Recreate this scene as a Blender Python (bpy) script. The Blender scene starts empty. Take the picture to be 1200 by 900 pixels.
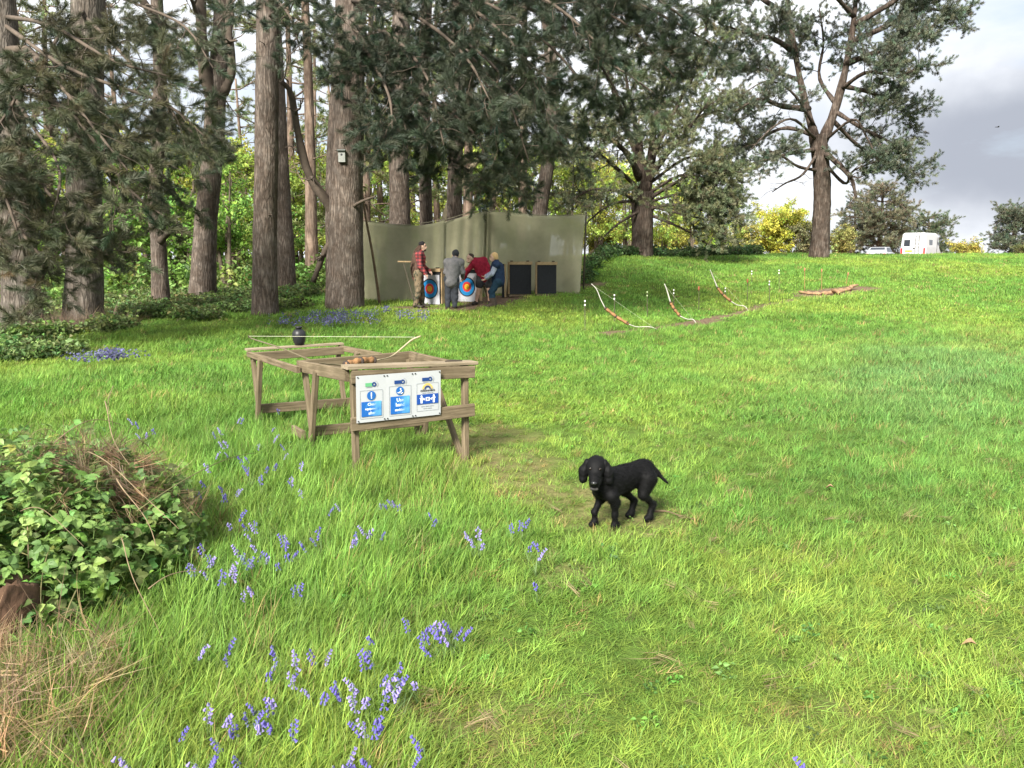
import bpy, bmesh, math, random
import numpy as np
from mathutils import Vector, Matrix, Euler

# ------------------------------------------------------------------ camera, sky, sun, exposure
scene = bpy.context.scene
COL = scene.collection
FPX, HORIZON, CAMH = 900.0, 305.0, 1.6          # photograph is 1200 x 900
PITCH = math.atan((450 - HORIZON) / FPX)
cam_d = bpy.data.cameras.new("camera")
cam_d.sensor_width = 36.0
cam_d.lens = 36.0 * FPX / 1200.0
cam_d.clip_start = 0.05
cam_d.clip_end = 2000.0
cam = bpy.data.objects.new("camera", cam_d)
cam.location = (0, 0, CAMH)
cam.rotation_euler = (math.pi / 2 - PITCH, 0, 0)
COL.objects.link(cam)
scene.camera = cam

SUN_AZ, SUN_EL = math.radians(203), math.radians(38)   # azimuth clockwise from +Y
sun_dir = Vector((math.sin(SUN_AZ) * math.cos(SUN_EL), math.cos(SUN_AZ) * math.cos(SUN_EL), math.sin(SUN_EL)))

world = bpy.data.worlds.new("World")
scene.world = world
world.use_nodes = True
wn, wl = world.node_tree.nodes, world.node_tree.links
wn.clear()
w_out = wn.new('ShaderNodeOutputWorld')
w_sky = wn.new('ShaderNodeTexSky')
w_sky.sky_type = 'NISHITA'; w_sky.sun_disc = False
w_sky.sun_elevation = SUN_EL; w_sky.sun_rotation = SUN_AZ
w_bg1 = wn.new('ShaderNodeBackground'); w_bg1.inputs['Strength'].default_value = 0.11
wl.new(w_sky.outputs[0], w_bg1.inputs['Color'])
w_tc = wn.new('ShaderNodeTexCoord')
w_map = wn.new('ShaderNodeMapping'); w_map.inputs['Scale'].default_value = (1, 1, 2.6)
w_map.inputs['Location'].default_value = (3.1, 1.7, 0.4)
wl.new(w_tc.outputs['Generated'], w_map.inputs['Vector'])
w_n = wn.new('ShaderNodeTexNoise'); w_n.inputs['Scale'].default_value = 2.2
w_n.inputs['Detail'].default_value = 7; w_n.inputs['Roughness'].default_value = 0.55
wl.new(w_map.outputs[0], w_n.inputs['Vector'])
w_rc = wn.new('ShaderNodeValToRGB')                     # cloud tone
w_rc.color_ramp.elements[0].position = 0.34; w_rc.color_ramp.elements[0].color = (0.36, 0.38, 0.42, 1)
w_rc.color_ramp.elements[1].position = 0.58; w_rc.color_ramp.elements[1].color = (0.78, 0.80, 0.83, 1)
wl.new(w_n.outputs['Fac'], w_rc.inputs['Fac'])
# one heavy rain cloud low in the sky on the right, soft ragged edge
def pix_dir(u, v):
    a = Vector(((u - 600) / FPX, 0, 0)) + Vector((0, math.cos(PITCH), -math.sin(PITCH))) + Vector((0, math.sin(PITCH), math.cos(PITCH))) * ((450 - v) / FPX)
    return a.normalized()
w_sub = wn.new('ShaderNodeVectorMath'); w_sub.operation = 'SUBTRACT'
w_sub.inputs[1].default_value = pix_dir(1215, 165)
wl.new(w_tc.outputs['Generated'], w_sub.inputs[0])
w_sc = wn.new('ShaderNodeVectorMath'); w_sc.operation = 'MULTIPLY'
w_sc.inputs[1].default_value = (3.6, 3.6, 8.5)
wl.new(w_sub.outputs[0], w_sc.inputs[0])
w_len = wn.new('ShaderNodeVectorMath'); w_len.operation = 'LENGTH'
wl.new(w_sc.outputs[0], w_len.inputs[0])
w_n2 = wn.new('ShaderNodeTexNoise'); w_n2.inputs['Scale'].default_value = 6.0; w_n2.inputs['Detail'].default_value = 6
wl.new(w_tc.outputs['Generated'], w_n2.inputs['Vector'])
w_ma = wn.new('ShaderNodeMath'); w_ma.operation = 'MULTIPLY_ADD'; w_ma.inputs[1].default_value = 1.1
wl.new(w_n2.outputs['Fac'], w_ma.inputs[0]); wl.new(w_len.outputs['Value'], w_ma.inputs[2])
w_mr = wn.new('ShaderNodeMapRange'); w_mr.interpolation_type = 'SMOOTHSTEP'
w_mr.inputs['From Min'].default_value = 0.75; w_mr.inputs['From Max'].default_value = 1.65
w_mr.inputs['To Min'].default_value = 1.0; w_mr.inputs['To Max'].default_value = 0.0
wl.new(w_ma.outputs[0], w_mr.inputs['Value'])
w_mix = wn.new('ShaderNodeMix'); w_mix.data_type = 'RGBA'
w_mix.inputs['B'].default_value = (0.265, 0.285, 0.33, 1)
wl.new(w_mr.outputs[0], w_mix.inputs['Factor']); wl.new(w_rc.outputs['Color'], w_mix.inputs['A'])
w_bg2 = wn.new('ShaderNodeBackground'); w_bg2.inputs['Strength'].default_value = 0.49
wl.new(w_mix.outputs['Result'], w_bg2.inputs['Color'])
w_cov = wn.new('ShaderNodeMapRange'); w_cov.inputs['From Min'].default_value = 0.36; w_cov.inputs['From Max'].default_value = 0.47
w_cov.inputs['To Min'].default_value = 0.86
wl.new(w_n.outputs['Fac'], w_cov.inputs['Value'])
w_ms = wn.new('ShaderNodeMixShader')
wl.new(w_cov.outputs[0], w_ms.inputs['Fac']); wl.new(w_bg1.outputs[0], w_ms.inputs[1]); wl.new(w_bg2.outputs[0], w_ms.inputs[2])
wl.new(w_ms.outputs[0], w_out.inputs['Surface'])

sun_d = bpy.data.lights.new("sun", 'SUN')
sun_d.energy = 3.3
sun_d.angle = math.radians(14)
sun_d.color = (1.0, 0.95, 0.86)
sun = bpy.data.objects.new("sun", sun_d)
sun.rotation_euler = (-sun_dir).to_track_quat('-Z', 'Y').to_euler()
sun.location = sun_dir * 60
COL.objects.link(sun)

vs = scene.view_settings
vs.view_transform = 'Standard'; vs.look = 'None'; vs.gamma = 1.0; vs.exposure = 1.95
vs.use_curve_mapping = False
scene.cycles.use_denoising = True
scene.cycles.max_bounces = 4
scene.cycles.diffuse_bounces = 2
scene.cycles.transparent_max_bounces = 12
scene.cycles.caustics_reflective = False
scene.cycles.caustics_refractive = False

random.seed(7)
rng = np.random.default_rng(7)

# ------------------------------------------------------------------ terrain height and pixel helpers
_ty = np.arange(-60, 460, 0.1)
def _table(k):
    z = np.interp(_ty, [p[0] for p in k], [p[1] for p in k])
    w = np.hanning(33); w /= w.sum()
    return np.convolve(np.pad(z, 16, mode='edge'), w, mode='valid')
_RT = _table([(-60, 0), (14, 0), (17, .01), (21, .25), (25, .66), (30, 1.25), (35, 1.69), (40, 1.84), (46, 1.79), (65, 1.3), (110, .5), (460, 0)])
_LT = _table([(-60, 0), (13, 0), (17, .1), (21, .32), (26, .5), (60, .7), (460, 0)])
def H(x, y):
    x = np.asarray(x, float); y = np.asarray(y, float)
    u = x / np.maximum(y, 6.0)
    m = np.clip((u + 0.13) / 0.2, 0, 1); m = m * m * (3 - 2 * m)
    r = np.interp(y, _ty, _RT); l = np.interp(y, _ty, _LT)
    z = l * (1 - m) + r * m
    z = z + 0.42 * np.exp(-((x - 4.6) / 3.2) ** 2 - ((y - 29.5) / 3.6) ** 2)
    far = np.clip((y - 2) / 6, 0, 1)
    z = z + far * 0.025 * (np.sin(x * 1.1 + 0.6 * y) + np.sin(0.9 * y - 0.7 * x + 1.3))
    return z
def h(x, y): return float(H(x, y))
def ray(u, v):
    return Vector(((u - 600) / FPX, math.cos(PITCH) + math.sin(PITCH) * (450 - v) / FPX, -math.sin(PITCH) + math.cos(PITCH) * (450 - v) / FPX))
def at(u, v, Y):
    d = ray(u, v); return Vector((0, 0, CAMH)) + d * (Y / d.y)
def atz(u, v, z):
    d = ray(u, v); return Vector((0, 0, CAMH)) + d * ((z - CAMH) / d.z)
def gnd(u, v, lift=0.0):
    d = ray(u, v); t = 1.0
    for _ in range(4000):
        p = Vector((0, 0, CAMH)) + d * t
        if p.z <= h(p.x, p.y) + lift: break
        t += 0.02 + t * 0.002
    return Vector((p.x, p.y, h(p.x, p.y)))

def _hash(i, j, s):
    n = np.sin(i * 127.1 + j * 311.7 + s * 74.7) * 43758.5453
    return n - np.floor(n)
def vnoise(x, y, sc=1.0, s=0):
    x = np.asarray(x) / sc; y = np.asarray(y) / sc
    i = np.floor(x); j = np.floor(y); fx = x - i; fy = y - j
    fx = fx * fx * (3 - 2 * fx); fy = fy * fy * (3 - 2 * fy)
    a = _hash(i, j, s) * (1 - fx) + _hash(i + 1, j, s) * fx
    b = _hash(i, j + 1, s) * (1 - fx) + _hash(i + 1, j + 1, s) * fx
    return a * (1 - fy) + b * fy
def fbm(x, y, sc, s=0):
    return (vnoise(x, y, sc, s) * .55 + vnoise(x, y, sc * .47, s + 5) * .3 + vnoise(x, y, sc * .21, s + 9) * .15)

# ------------------------------------------------------------------ object helpers
def tag(o, label=None, cat=None, group=None, kind=None):
    if label: o['label'] = label
    if cat: o['category'] = cat
    if group: o['group'] = group
    if kind: o['kind'] = kind
    return o
def empty(name, loc, label=None, cat=None, group=None, rz=0.0):
    o = bpy.data.objects.new(name, None)
    o.location = loc; o.rotation_euler = (0, 0, rz)
    o.empty_display_size = 0.1
    COL.objects.link(o)
    return tag(o, label, cat, group)

class MB:
    """collects vertices and faces, then links them as ONE mesh object"""
    def __init__(self): self.v = []; self.f = []; self.m = []; self.n = 0
    def add(self, verts, faces, mi=0):
        verts = np.asarray(verts, float).reshape(-1, 3)
        self.v.append(verts)
        self.f.extend([tuple(int(i) + self.n for i in f) for f in faces]); self.m.extend([mi] * len(faces))
        self.n += len(verts)
    def box(self, c, s, rot=None, mi=0):
        c = np.array(c, float); hx, hy, hz = np.array(s, float) / 2
        p = np.array([[x, y, z] for z in (-hz, hz) for y in (-hy, hy) for x in (-hx, hx)])
        if rot is not None: p = p @ np.array(rot.to_3x3()).T
        self.add(p + c, [(0, 2, 3, 1), (4, 5, 7, 6), (0, 1, 5, 4), (2, 6, 7, 3), (0, 4, 6, 2), (1, 3, 7, 5)], mi)
    def beam(self, a, b, w, t, up=(0, 0, 1), mi=0, ch=0.12):
        """timber from a to b; w across, t along 'up'; chamfered edges"""
        a = Vector(a); b = Vector(b); d = (b - a).normalized(); up = Vector(up)
        s = d.cross(up)
        if s.length < 1e-4: s = d.cross(Vector((1, 0, 0)))
        s.normalize(); n = s.cross(d).normalized()
        c = min(w, t) * ch
        prof = [(-w/2 + c, -t/2), (w/2 - c, -t/2), (w/2, -t/2 + c), (w/2, t/2 - c), (w/2 - c, t/2), (-w/2 + c, t/2), (-w/2, t/2 - c), (-w/2, -t/2 + c)]
        vs_ = []
        for e in (a, b):
            for (x, y) in prof: vs_.append(e + s * x + n * y)
        fs = [tuple(range(7, -1, -1)), tuple(range(8, 16))] + [(i, (i + 1) % 8, 8 + (i + 1) % 8, 8 + i) for i in range(8)]
        self.add(vs_, fs, mi)
    def tube(self, path, radii, sides=6, cap=True, mi=0, lump=0.0, seed=0):
        P = np.asarray([tuple(p) for p in path], float); n = len(P)
        R = np.broadcast_to(np.asarray(radii, float), (n,))
        T = np.gradient(P, axis=0); T /= np.maximum(np.linalg.norm(T, axis=1, keepdims=True), 1e-9)
        ref = np.array([1.0, 0, 0]) if abs(T[0, 0]) < 0.8 else np.array([0, 1.0, 0])
        A = np.cross(T, ref); A /= np.maximum(np.linalg.norm(A, axis=1, keepdims=True), 1e-9)
        B = np.cross(T, A)
        ang = np.arange(sides) * 2 * math.pi / sides
        rr = R[:, None] * np.ones(sides)
        if lump:
            k = np.arange(n)[:, None]
            rr = rr * (1 + lump * (np.sin(ang * 3 + seed + k * .35) * .5 + np.sin(ang * 7 + seed * 2 + k * .9) * .3 + np.sin(ang * 13 + k * 1.7) * .3))
        V = P[:, None, :] + rr[..., None] * (np.cos(ang)[None, :, None] * A[:, None, :] + np.sin(ang)[None, :, None] * B[:, None, :])
        idx = np.arange(n * sides).reshape(n, sides)
        a = idx[:-1]; b = np.roll(idx, -1, 1)[:-1]; c = np.roll(idx, -1, 1)[1:]; d = idx[1:]
        fs = np.stack([a, d, c, b], -1).reshape(-1, 4).tolist()
        if cap: fs += [idx[0].tolist(), idx[-1][::-1].tolist()]
        self.add(V.reshape(-1, 3), fs, mi)
    def build(self, name, mats, parent=None, off=(0, 0, 0), smooth=False, link=True):
        me = bpy.data.meshes.new(name)
        V = (np.concatenate(self.v) if self.v else np.zeros((0, 3))) - np.array(tuple(off), float)
        me.from_pydata(V.tolist(), [], self.f)
        if not isinstance(mats, (list, tuple)): mats = [mats]
        for m in mats: me.materials.append(m)
        if len(mats) > 1: me.polygons.foreach_set('material_index', self.m)
        if smooth: me.polygons.foreach_set('use_smooth', [True] * len(me.polygons))
        me.update()
        o = bpy.data.objects.new(name, me)
        if parent is not None: o.parent = parent
        if link: COL.objects.link(o)
        return o

def copy_tree(o, parent=None):
    c = o.copy(); COL.objects.link(c); c.parent = parent
    for ch in list(o.children): copy_tree(ch, c)
    return c

# ------------------------------------------------------------------ materials
MATS = {}
def mat(name, color, rough=0.8, var=0.0, nscale=8.0, bump=0.0, bscale=None, color2=None, spec=0.3, stretch=(1, 1, 1), metallic=0.0, ramp=(0.35, 0.65), distort=0.0, sheen=0.0):
    if name in MATS: return MATS[name]
    m = bpy.data.materials.new(name); m.use_nodes = True
    nt = m.node_tree; b = nt.nodes['Principled BSDF']
    b.inputs['Roughness'].default_value = rough
    b.inputs['Specular IOR Level'].default_value = spec
    b.inputs['Metallic'].default_value = metallic
    b.inputs['Sheen Weight'].default_value = sheen
    b.inputs['Base Color'].default_value = (*color, 1)
    tc = nt.nodes.new('ShaderNodeTexCoord'); mp = nt.nodes.new('ShaderNodeMapping')
    mp.inputs['Scale'].default_value = stretch
    nt.links.new(tc.outputs['Object'], mp.inputs['Vector'])
    if color2 is None and var: color2 = tuple(c * (1 - var) for c in color)
    if color2 is not None:
        n = nt.nodes.new('ShaderNodeTexNoise'); n.inputs['Scale'].default_value = nscale; n.inputs['Detail'].default_value = 6
        n.inputs['Roughness'].default_value = 0.65; n.inputs['Distortion'].default_value = distort
        nt.links.new(mp.outputs[0], n.inputs['Vector'])
        r = nt.nodes.new('ShaderNodeValToRGB')
        r.color_ramp.elements[0].position = ramp[0]; r.color_ramp.elements[0].color = (*color2, 1)
        r.color_ramp.elements[1].position = ramp[1]; r.color_ramp.elements[1].color = (*color, 1)
        nt.links.new(n.outputs['Fac'], r.inputs['Fac']); nt.links.new(r.outputs['Color'], b.inputs['Base Color'])
    if bump:
        n2 = nt.nodes.new('ShaderNodeTexNoise'); n2.inputs['Scale'].default_value = bscale or nscale * 2; n2.inputs['Detail'].default_value = 5
        nt.links.new(mp.outputs[0], n2.inputs['Vector'])
        bp = nt.nodes.new('ShaderNodeBump'); bp.inputs['Strength'].default_value = bump; bp.inputs['Distance'].default_value = 0.02
        nt.links.new(n2.outputs['Fac'], bp.inputs['Height']); nt.links.new(bp.outputs[0], b.inputs['Normal'])
    MATS[name] = m
    return m

def bark_mat(name, c_lo, c_hi, plate=15.0):
    m = bpy.data.materials.new(name); m.use_nodes = True; nt = m.node_tree; b = nt.nodes['Principled BSDF']
    b.inputs['Roughness'].default_value = 0.92; b.inputs['Specular IOR Level'].default_value = 0.12
    tc = nt.nodes.new('ShaderNodeTexCoord'); mp = nt.nodes.new('ShaderNodeMapping'); mp.inputs['Scale'].default_value = (1, 1, 0.16)
    nt.links.new(tc.outputs['Object'], mp.inputs['Vector'])
    n0 = nt.nodes.new('ShaderNodeTexNoise'); n0.inputs['Scale'].default_value = 7; n0.inputs['Detail'].default_value = 4
    nt.links.new(mp.outputs[0], n0.inputs['Vector'])
    mx = nt.nodes.new('ShaderNodeMix'); mx.data_type = 'VECTOR'; mx.inputs['Factor'].default_value = 0.30
    nt.links.new(mp.outputs[0], mx.inputs['A']); nt.links.new(n0.outputs['Color'], mx.inputs['B'])
    vo = nt.nodes.new('ShaderNodeTexVoronoi'); vo.feature = 'DISTANCE_TO_EDGE'; vo.inputs['Scale'].default_value = plate
    nt.links.new(mx.outputs['Result'], vo.inputs['Vector'])
    r = nt.nodes.new('ShaderNodeValToRGB'); r.color_ramp.elements[0].position = 0.0; r.color_ramp.elements[1].position = 0.30
    r.color_ramp.elements[0].color = (*[c * 0.42 for c in c_lo], 1); r.color_ramp.elements[1].color = (*c_lo, 1)
    nt.links.new(vo.outputs['Distance'], r.inputs['Fac'])
    n1 = nt.nodes.new('ShaderNodeTexNoise'); n1.inputs['Scale'].default_value = 3.0; n1.inputs['Detail'].default_value = 8; n1.inputs['Roughness'].default_value = .7
    nt.links.new(tc.outputs['Object'], n1.inputs['Vector'])
    r2 = nt.nodes.new('ShaderNodeValToRGB'); r2.color_ramp.elements[0].position = 0.42; r2.color_ramp.elements[1].position = 0.68
    r2.color_ramp.elements[0].color = (0, 0, 0, 1); r2.color_ramp.elements[1].color = (1, 1, 1, 1)
    nt.links.new(n1.outputs['Fac'], r2.inputs['Fac'])
    mc = nt.nodes.new('ShaderNodeMix'); mc.data_type = 'RGBA'; mc.blend_type = 'MIX'
    nt.links.new(r2.outputs['Color'], mc.inputs['Factor']); nt.links.new(r.outputs['Color'], mc.inputs['A'])
    ml = nt.nodes.new('ShaderNodeMix'); ml.data_type = 'RGBA'; ml.blend_type = 'MULTIPLY'; ml.inputs['Factor'].default_value = 1
    ratio = [h_ / max(l_, 1e-3) for h_, l_ in zip(c_hi, c_lo)]
    ml.inputs['B'].default_value = (*ratio, 1); nt.links.new(r.outputs['Color'], ml.inputs['A']); nt.links.new(ml.outputs['Result'], mc.inputs['B'])
    nt.links.new(mc.outputs['Result'], b.inputs['Base Color'])
    bp = nt.nodes.new('ShaderNodeBump'); bp.inputs['Strength'].default_value = 0.9; bp.inputs['Distance'].default_value = 0.05
    mm = nt.nodes.new('ShaderNodeMath'); mm.operation = 'MULTIPLY_ADD'; mm.inputs[1].default_value = 0.25
    mn = nt.nodes.new('ShaderNodeMath'); mn.operation = 'MINIMUM'; mn.inputs[1].default_value = 0.25
    nt.links.new(vo.outputs['Distance'], mn.inputs[0])
    nt.links.new(n1.outputs['Fac'], mm.inputs[0]); nt.links.new(mn.outputs[0], mm.inputs[2])
    nt.links.new(mm.outputs[0], bp.inputs['Height']); nt.links.new(bp.outputs[0], b.inputs['Normal'])
    return m
BARK = bark_mat('pine_bark', (0.128, 0.098, 0.078), (0.215, 0.182, 0.155))
BARK_GREY = bark_mat('grey_bark', (0.125, 0.104, 0.085), (0.225, 0.198, 0.172))
BARK_DARK = bark_mat('dark_bark', (0.082, 0.060, 0.047), (0.15, 0.122, 0.102), 9.0)
BARK_FAR = bark_mat('far_bark', (0.17, 0.12, 0.09), (0.26, 0.20, 0.155), 5.0)
TWIG = mat('twig_bark', (0.11, 0.085, 0.065), 0.9, 0.4, 6)

def foliage_mat(name, transl=0.35, rough=0.55, spec=0.25, isl=0.5):
    """colour comes from the tint stored on each clump, varied leaf by leaf"""
    m = bpy.data.materials.new(name); m.use_nodes = True; nt = m.node_tree; b = nt.nodes['Principled BSDF']
    out = nt.nodes['Material Output']
    at_ = nt.nodes.new('ShaderNodeAttribute'); at_.attribute_type = 'INSTANCER'; at_.attribute_name = 'tint'
    geo = nt.nodes.new('ShaderNodeNewGeometry')
    mr = nt.nodes.new('ShaderNodeMapRange'); mr.inputs['To Min'].default_value = 1 - isl; mr.inputs['To Max'].default_value = 1 + isl
    nt.links.new(geo.outputs['Random Per Island'], mr.inputs['Value'])
    vm = nt.nodes.new('ShaderNodeVectorMath'); vm.operation = 'SCALE'
    nt.links.new(at_.outputs['Color'], vm.inputs[0]); nt.links.new(mr.outputs[0], vm.inputs['Scale'])
    nt.links.new(vm.outputs[0], b.inputs['Base Color'])
    b.inputs['Roughness'].default_value = rough; b.inputs['Specular IOR Level'].default_value = spec
    tr = nt.nodes.new('ShaderNodeBsdfTranslucent'); nt.links.new(vm.outputs[0], tr.inputs['Color'])
    mx = nt.nodes.new('ShaderNodeMixShader'); mx.inputs['Fac'].default_value = transl
    nt.links.new(b.outputs[0], mx.inputs[1]); nt.links.new(tr.outputs[0], mx.inputs[2]); nt.links.new(mx.outputs[0], out.inputs['Surface'])
    return m
FOL = foliage_mat('leaf_blades', 0.42)
NEEDLE = foliage_mat('pine_needles', 0.22, 0.5, 0.35, 0.4)
PETAL = mat('bluebell_petal', (0.065, 0.055, 0.27), 0.6, color2=(0.125, 0.10, 0.34), nscale=60)

# ------------------------------------------------------------------ scattering of clumps (grass, needles, leaves)
PROTO_SETS = {}
def proto(mb, name, material):
    return mb.build(name, material, link=False)
def node_group(key):
    protos, ng_name = PROTO_SETS[key], 'scatter_' + key
    if ng_name in bpy.data.node_groups: return bpy.data.node_groups[ng_name]
    ng = bpy.data.node_groups.new(ng_name, 'GeometryNodeTree')
    ng.interface.new_socket(name='Geometry', in_out='INPUT', socket_type='NodeSocketGeometry')
    ng.interface.new_socket(name='Geometry', in_out='OUTPUT', socket_type='NodeSocketGeometry')
    N, L = ng.nodes, ng.links
    gi = N.new('NodeGroupInput'); go = N.new('NodeGroupOutput'); jn = N.new('GeometryNodeJoinGeometry')
    def named(n, t):
        a = N.new('GeometryNodeInputNamedAttribute'); a.data_type = t; a.inputs['Name'].default_value = n; return a
    ar, asc, ap = named('rot', 'FLOAT_VECTOR'), named('scl', 'FLOAT_VECTOR'), named('pid', 'INT')
    for k, p in enumerate(protos):
        oi = N.new('GeometryNodeObjectInfo'); oi.inputs['Object'].default_value = p
        cmp_ = N.new('FunctionNodeCompare'); cmp_.data_type = 'INT'; cmp_.operation = 'EQUAL'
        ints = [s for s in cmp_.inputs if s.type == 'INT']
        L.new(ap.outputs['Attribute'], ints[0]); ints[1].default_value = k
        iop = N.new('GeometryNodeInstanceOnPoints')
        L.new(gi.outputs[0], iop.inputs['Points']); L.new(cmp_.outputs['Result'], iop.inputs['Selection'])
        L.new(oi.outputs['Geometry'], iop.inputs['Instance'])
        L.new(ar.outputs['Attribute'], iop.inputs['Rotation']); L.new(asc.outputs['Attribute'], iop.inputs['Scale'])
        L.new(iop.outputs[0], jn.inputs[0])
    L.new(jn.outputs[0], go.inputs[0])
    return ng
def scatter(name, key, pts, rot, scl, tint, parent=None, off=(0, 0, 0), pid=None, kind='stuff'):
    n = len(pts); me = bpy.data.meshes.new(name)
    me.vertices.add(n)
    me.vertices.foreach_set('co', (np.asarray(pts, float) - np.array(tuple(off), float)).astype(np.float32).ravel())
    def attr(nm, t, data, f):
        a = me.attributes.new(nm, t, 'POINT'); a.data.foreach_set(f, np.ascontiguousarray(data).ravel())
    scl = np.asarray(scl, np.float32)
    if scl.ndim == 1: scl = np.repeat(scl[:, None], 3, 1)
    attr('rot', 'FLOAT_VECTOR', np.asarray(rot, np.float32), 'vector')
    attr('scl', 'FLOAT_VECTOR', scl, 'vector')
    t4 = np.ones((n, 4), np.float32); t4[:, :3] = tint
    attr('tint', 'FLOAT_COLOR', t4, 'color')
    if pid is None: pid = rng.integers(0, len(PROTO_SETS[key]), n)
    attr('pid', 'INT', np.asarray(pid, np.int32), 'value')
    o = bpy.data.objects.new(name, me)
    md = o.modifiers.new('scatter', 'NODES'); md.node_group = node_group(key)
    if parent is not None: o.parent = parent
    COL.objects.link(o)
    if kind: o['kind'] = kind
    return o
def dir_rot(D):
    D = np.asarray(D, float); D = D / np.maximum(np.linalg.norm(D, axis=1, keepdims=True), 1e-9)
    return np.stack([np.zeros(len(D)), np.arccos(np.clip(D[:, 2], -1, 1)), np.arctan2(D[:, 1], D[:, 0])], 1)

def unit(r):
    v = r.normal(size=3); return v / np.linalg.norm(v)
def blade(mb, base, az, L, w, bend, lean, segs=3):
    d = np.array([math.cos(az), math.sin(az), 0]); s = np.array([-math.sin(az), math.cos(az), 0])
    vs_, fs = [], []; p = np.array(base, float); a = lean
    for k in range(segs + 1):
        ww = w * (1 - (k / segs) ** 1.6) * .5
        if k == segs: vs_.append(p.copy())
        else: vs_ += [p - s * ww, p + s * ww]
        p = p + (d * math.sin(a) + np.array([0, 0, 1]) * math.cos(a)) * L / segs
        a += bend / segs
    for k in range(segs - 1): fs.append((2*k, 2*k+1, 2*k+3, 2*k+2))
    fs.append((2*(segs-1), 2*(segs-1)+1, 2*segs))
    mb.add(vs_, fs)
def grass_tuft(n, rad, L, w, seed, segs=3, combed=0.5):
    r = np.random.default_rng(seed); mb = MB()
    for _ in range(n):
        a = r.uniform(0, 2*math.pi); q = rad * math.sqrt(r.uniform())
        az = r.uniform(0, 2*math.pi) if r.uniform() > combed else r.normal(0, .7)
        blade(mb, (q*math.cos(a), q*math.sin(a), -0.02), az, L * r.uniform(.45, 1.1), w * r.uniform(.7, 1.3), r.uniform(.3, 1.5), r.uniform(.02, .45), segs)
    return mb
PROTO_SETS['grass_near'] = [proto(grass_tuft(18, .05, .17, .0048, 10 + k, 4), 'grass_tuft', FOL) for k in range(5)]
PROTO_SETS['grass_mid'] = [proto(grass_tuft(26, .11, .17, .0085, 30 + k), 'grass_tuft', FOL) for k in range(4)]
PROTO_SETS['grass_far'] = [proto(grass_tuft(34, .26, .17, .017, 50 + k, 2), 'grass_tuft', FOL) for k in range(4)]
PROTO_SETS['straw'] = [proto(grass_tuft(14, .06, .34, .0038, 70 + k, 4, .2), 'straw_tuft', FOL) for k in range(3)]

def needle_shoot(n, shoot, L, w, seed, spread=(20, 62)):
    r = np.random.default_rng(seed); mb = MB()
    for i in range(n):
        t = (i / n) ** 0.8; a = r.uniform(0, 2*math.pi); an = math.radians(spread[1] + (spread[0] - spread[1]) * t + r.normal(0, 8))
        rad = np.array([math.cos(a), math.sin(a), 0]); d = rad * math.sin(an) + np.array([0, 0, math.cos(an)])
        s = np.cross(d, unit(r)); s /= np.linalg.norm(s)
        b = np.array([0, 0, t * shoot]); l = L * r.uniform(.75, 1.1)
        mb.add([b - s*w*.5, b + s*w*.5, b + d*l*.6 + s*w*.5, b + d*l, b + d*l*.6 - s*w*.5], [(0, 1, 2, 3, 4)])
    return mb
PROTO_SETS['needle_near'] = [proto(needle_shoot(150, .25, .125, .0045, 90 + k), 'needle_shoot', NEEDLE) for k in range(4)]
PROTO_SETS['needle_far'] = [proto(needle_shoot(60, .26, .17, .014, 95 + k, (25, 80)), 'needle_shoot', NEEDLE) for k in range(4)]

def leaf_verts(L, w, fold=0.25, curl=0.15):
    return np.array([[0, 0, 0], [-w*.5, L*.38, fold*w], [-w*.42, L*.62, fold*w*.8 - curl*L*.3], [0, L, -curl*L], [w*.42, L*.62, fold*w*.8 - curl*L*.3], [w*.5, L*.38, fold*w], [0, L*.45, 0]]), [(0, 6, 1), (1, 6, 2), (2, 6, 3), (3, 6, 4), (4, 6, 5), (5, 6, 0)]
def leaf_cluster(n, rad, L, w, seed, flat=0.6):
    r = np.random.default_rng(seed); mb = MB()
    V, F = leaf_verts(L, w)
    for _ in range(n):
        c = unit(r) * rad * r.uniform(.2, 1) ** .6; c[2] *= flat
        e = Euler((r.normal(0, .6), r.normal(0, .6), r.uniform(0, 6.28))).to_matrix()
        mb.add((V * r.uniform(.7, 1.25)) @ np.array(e).T + c, F)
    return mb
PROTO_SETS['leaf'] = [proto(leaf_cluster(16, .2, .10, .062, 110 + k), 'leaf_cluster', FOL) for k in range(4)]
PROTO_SETS['leaf_far'] = [proto(leaf_cluster(18, .34, .17, .12, 120 + k, .7), 'leaf_cluster', FOL) for k in range(4)]
def trifoliate(seed):
    r = np.random.default_rng(seed); mb = MB()
    for k, (a, s) in enumerate(((0, 1.15), (1.15, .95), (-1.15, .95))):
        L, w = .062 * s, .05 * s
        n = 9; vs_ = [[0, 0, 0]]; edge = []
        for i in range(n):                                   # toothed outline
            t = (i + 1) / (n + 1); wid = w * .5 * math.sin(math.pi * t ** .8) ** .75 * (1 + (.12 if i % 2 else -.1))
            edge.append((t, wid))
        lf = [[-x, t * L, x * .35 - .25 * L * t * t] for t, x in edge]; rt = [[x, t * L, x * .35 - .25 * L * t * t] for t, x in edge]
        mid = [[0, t * L, -.25 * L * t * t] for t, x in edge]; tip = [[0, L, -.25 * L]]
        V = np.array(vs_ + lf + mid + rt + tip); F = []
        I = lambda j, i: 1 + j * n + i
        for j in (0, 1):
            F.append((0, I(j + 1, 0), I(j, 0)))
            for i in range(n - 1): F.append((I(j, i), I(j + 1, i), I(j + 1, i + 1), I(j, i + 1)))
            F.append((I(j, n - 1), I(j + 1, n - 1), 3 * n + 1))
        e = Euler((r.normal(0, .15), r.normal(0, .15), a)).to_matrix()
        mb.add(V @ np.array(e).T + np.array([math.sin(-a), math.cos(a), 0]) * .008, F)
    mb.tube([(0, 0, 0), (0, -.03, -.012), (0, -.06, -.035)], .0014, 4)
    return mb
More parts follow.
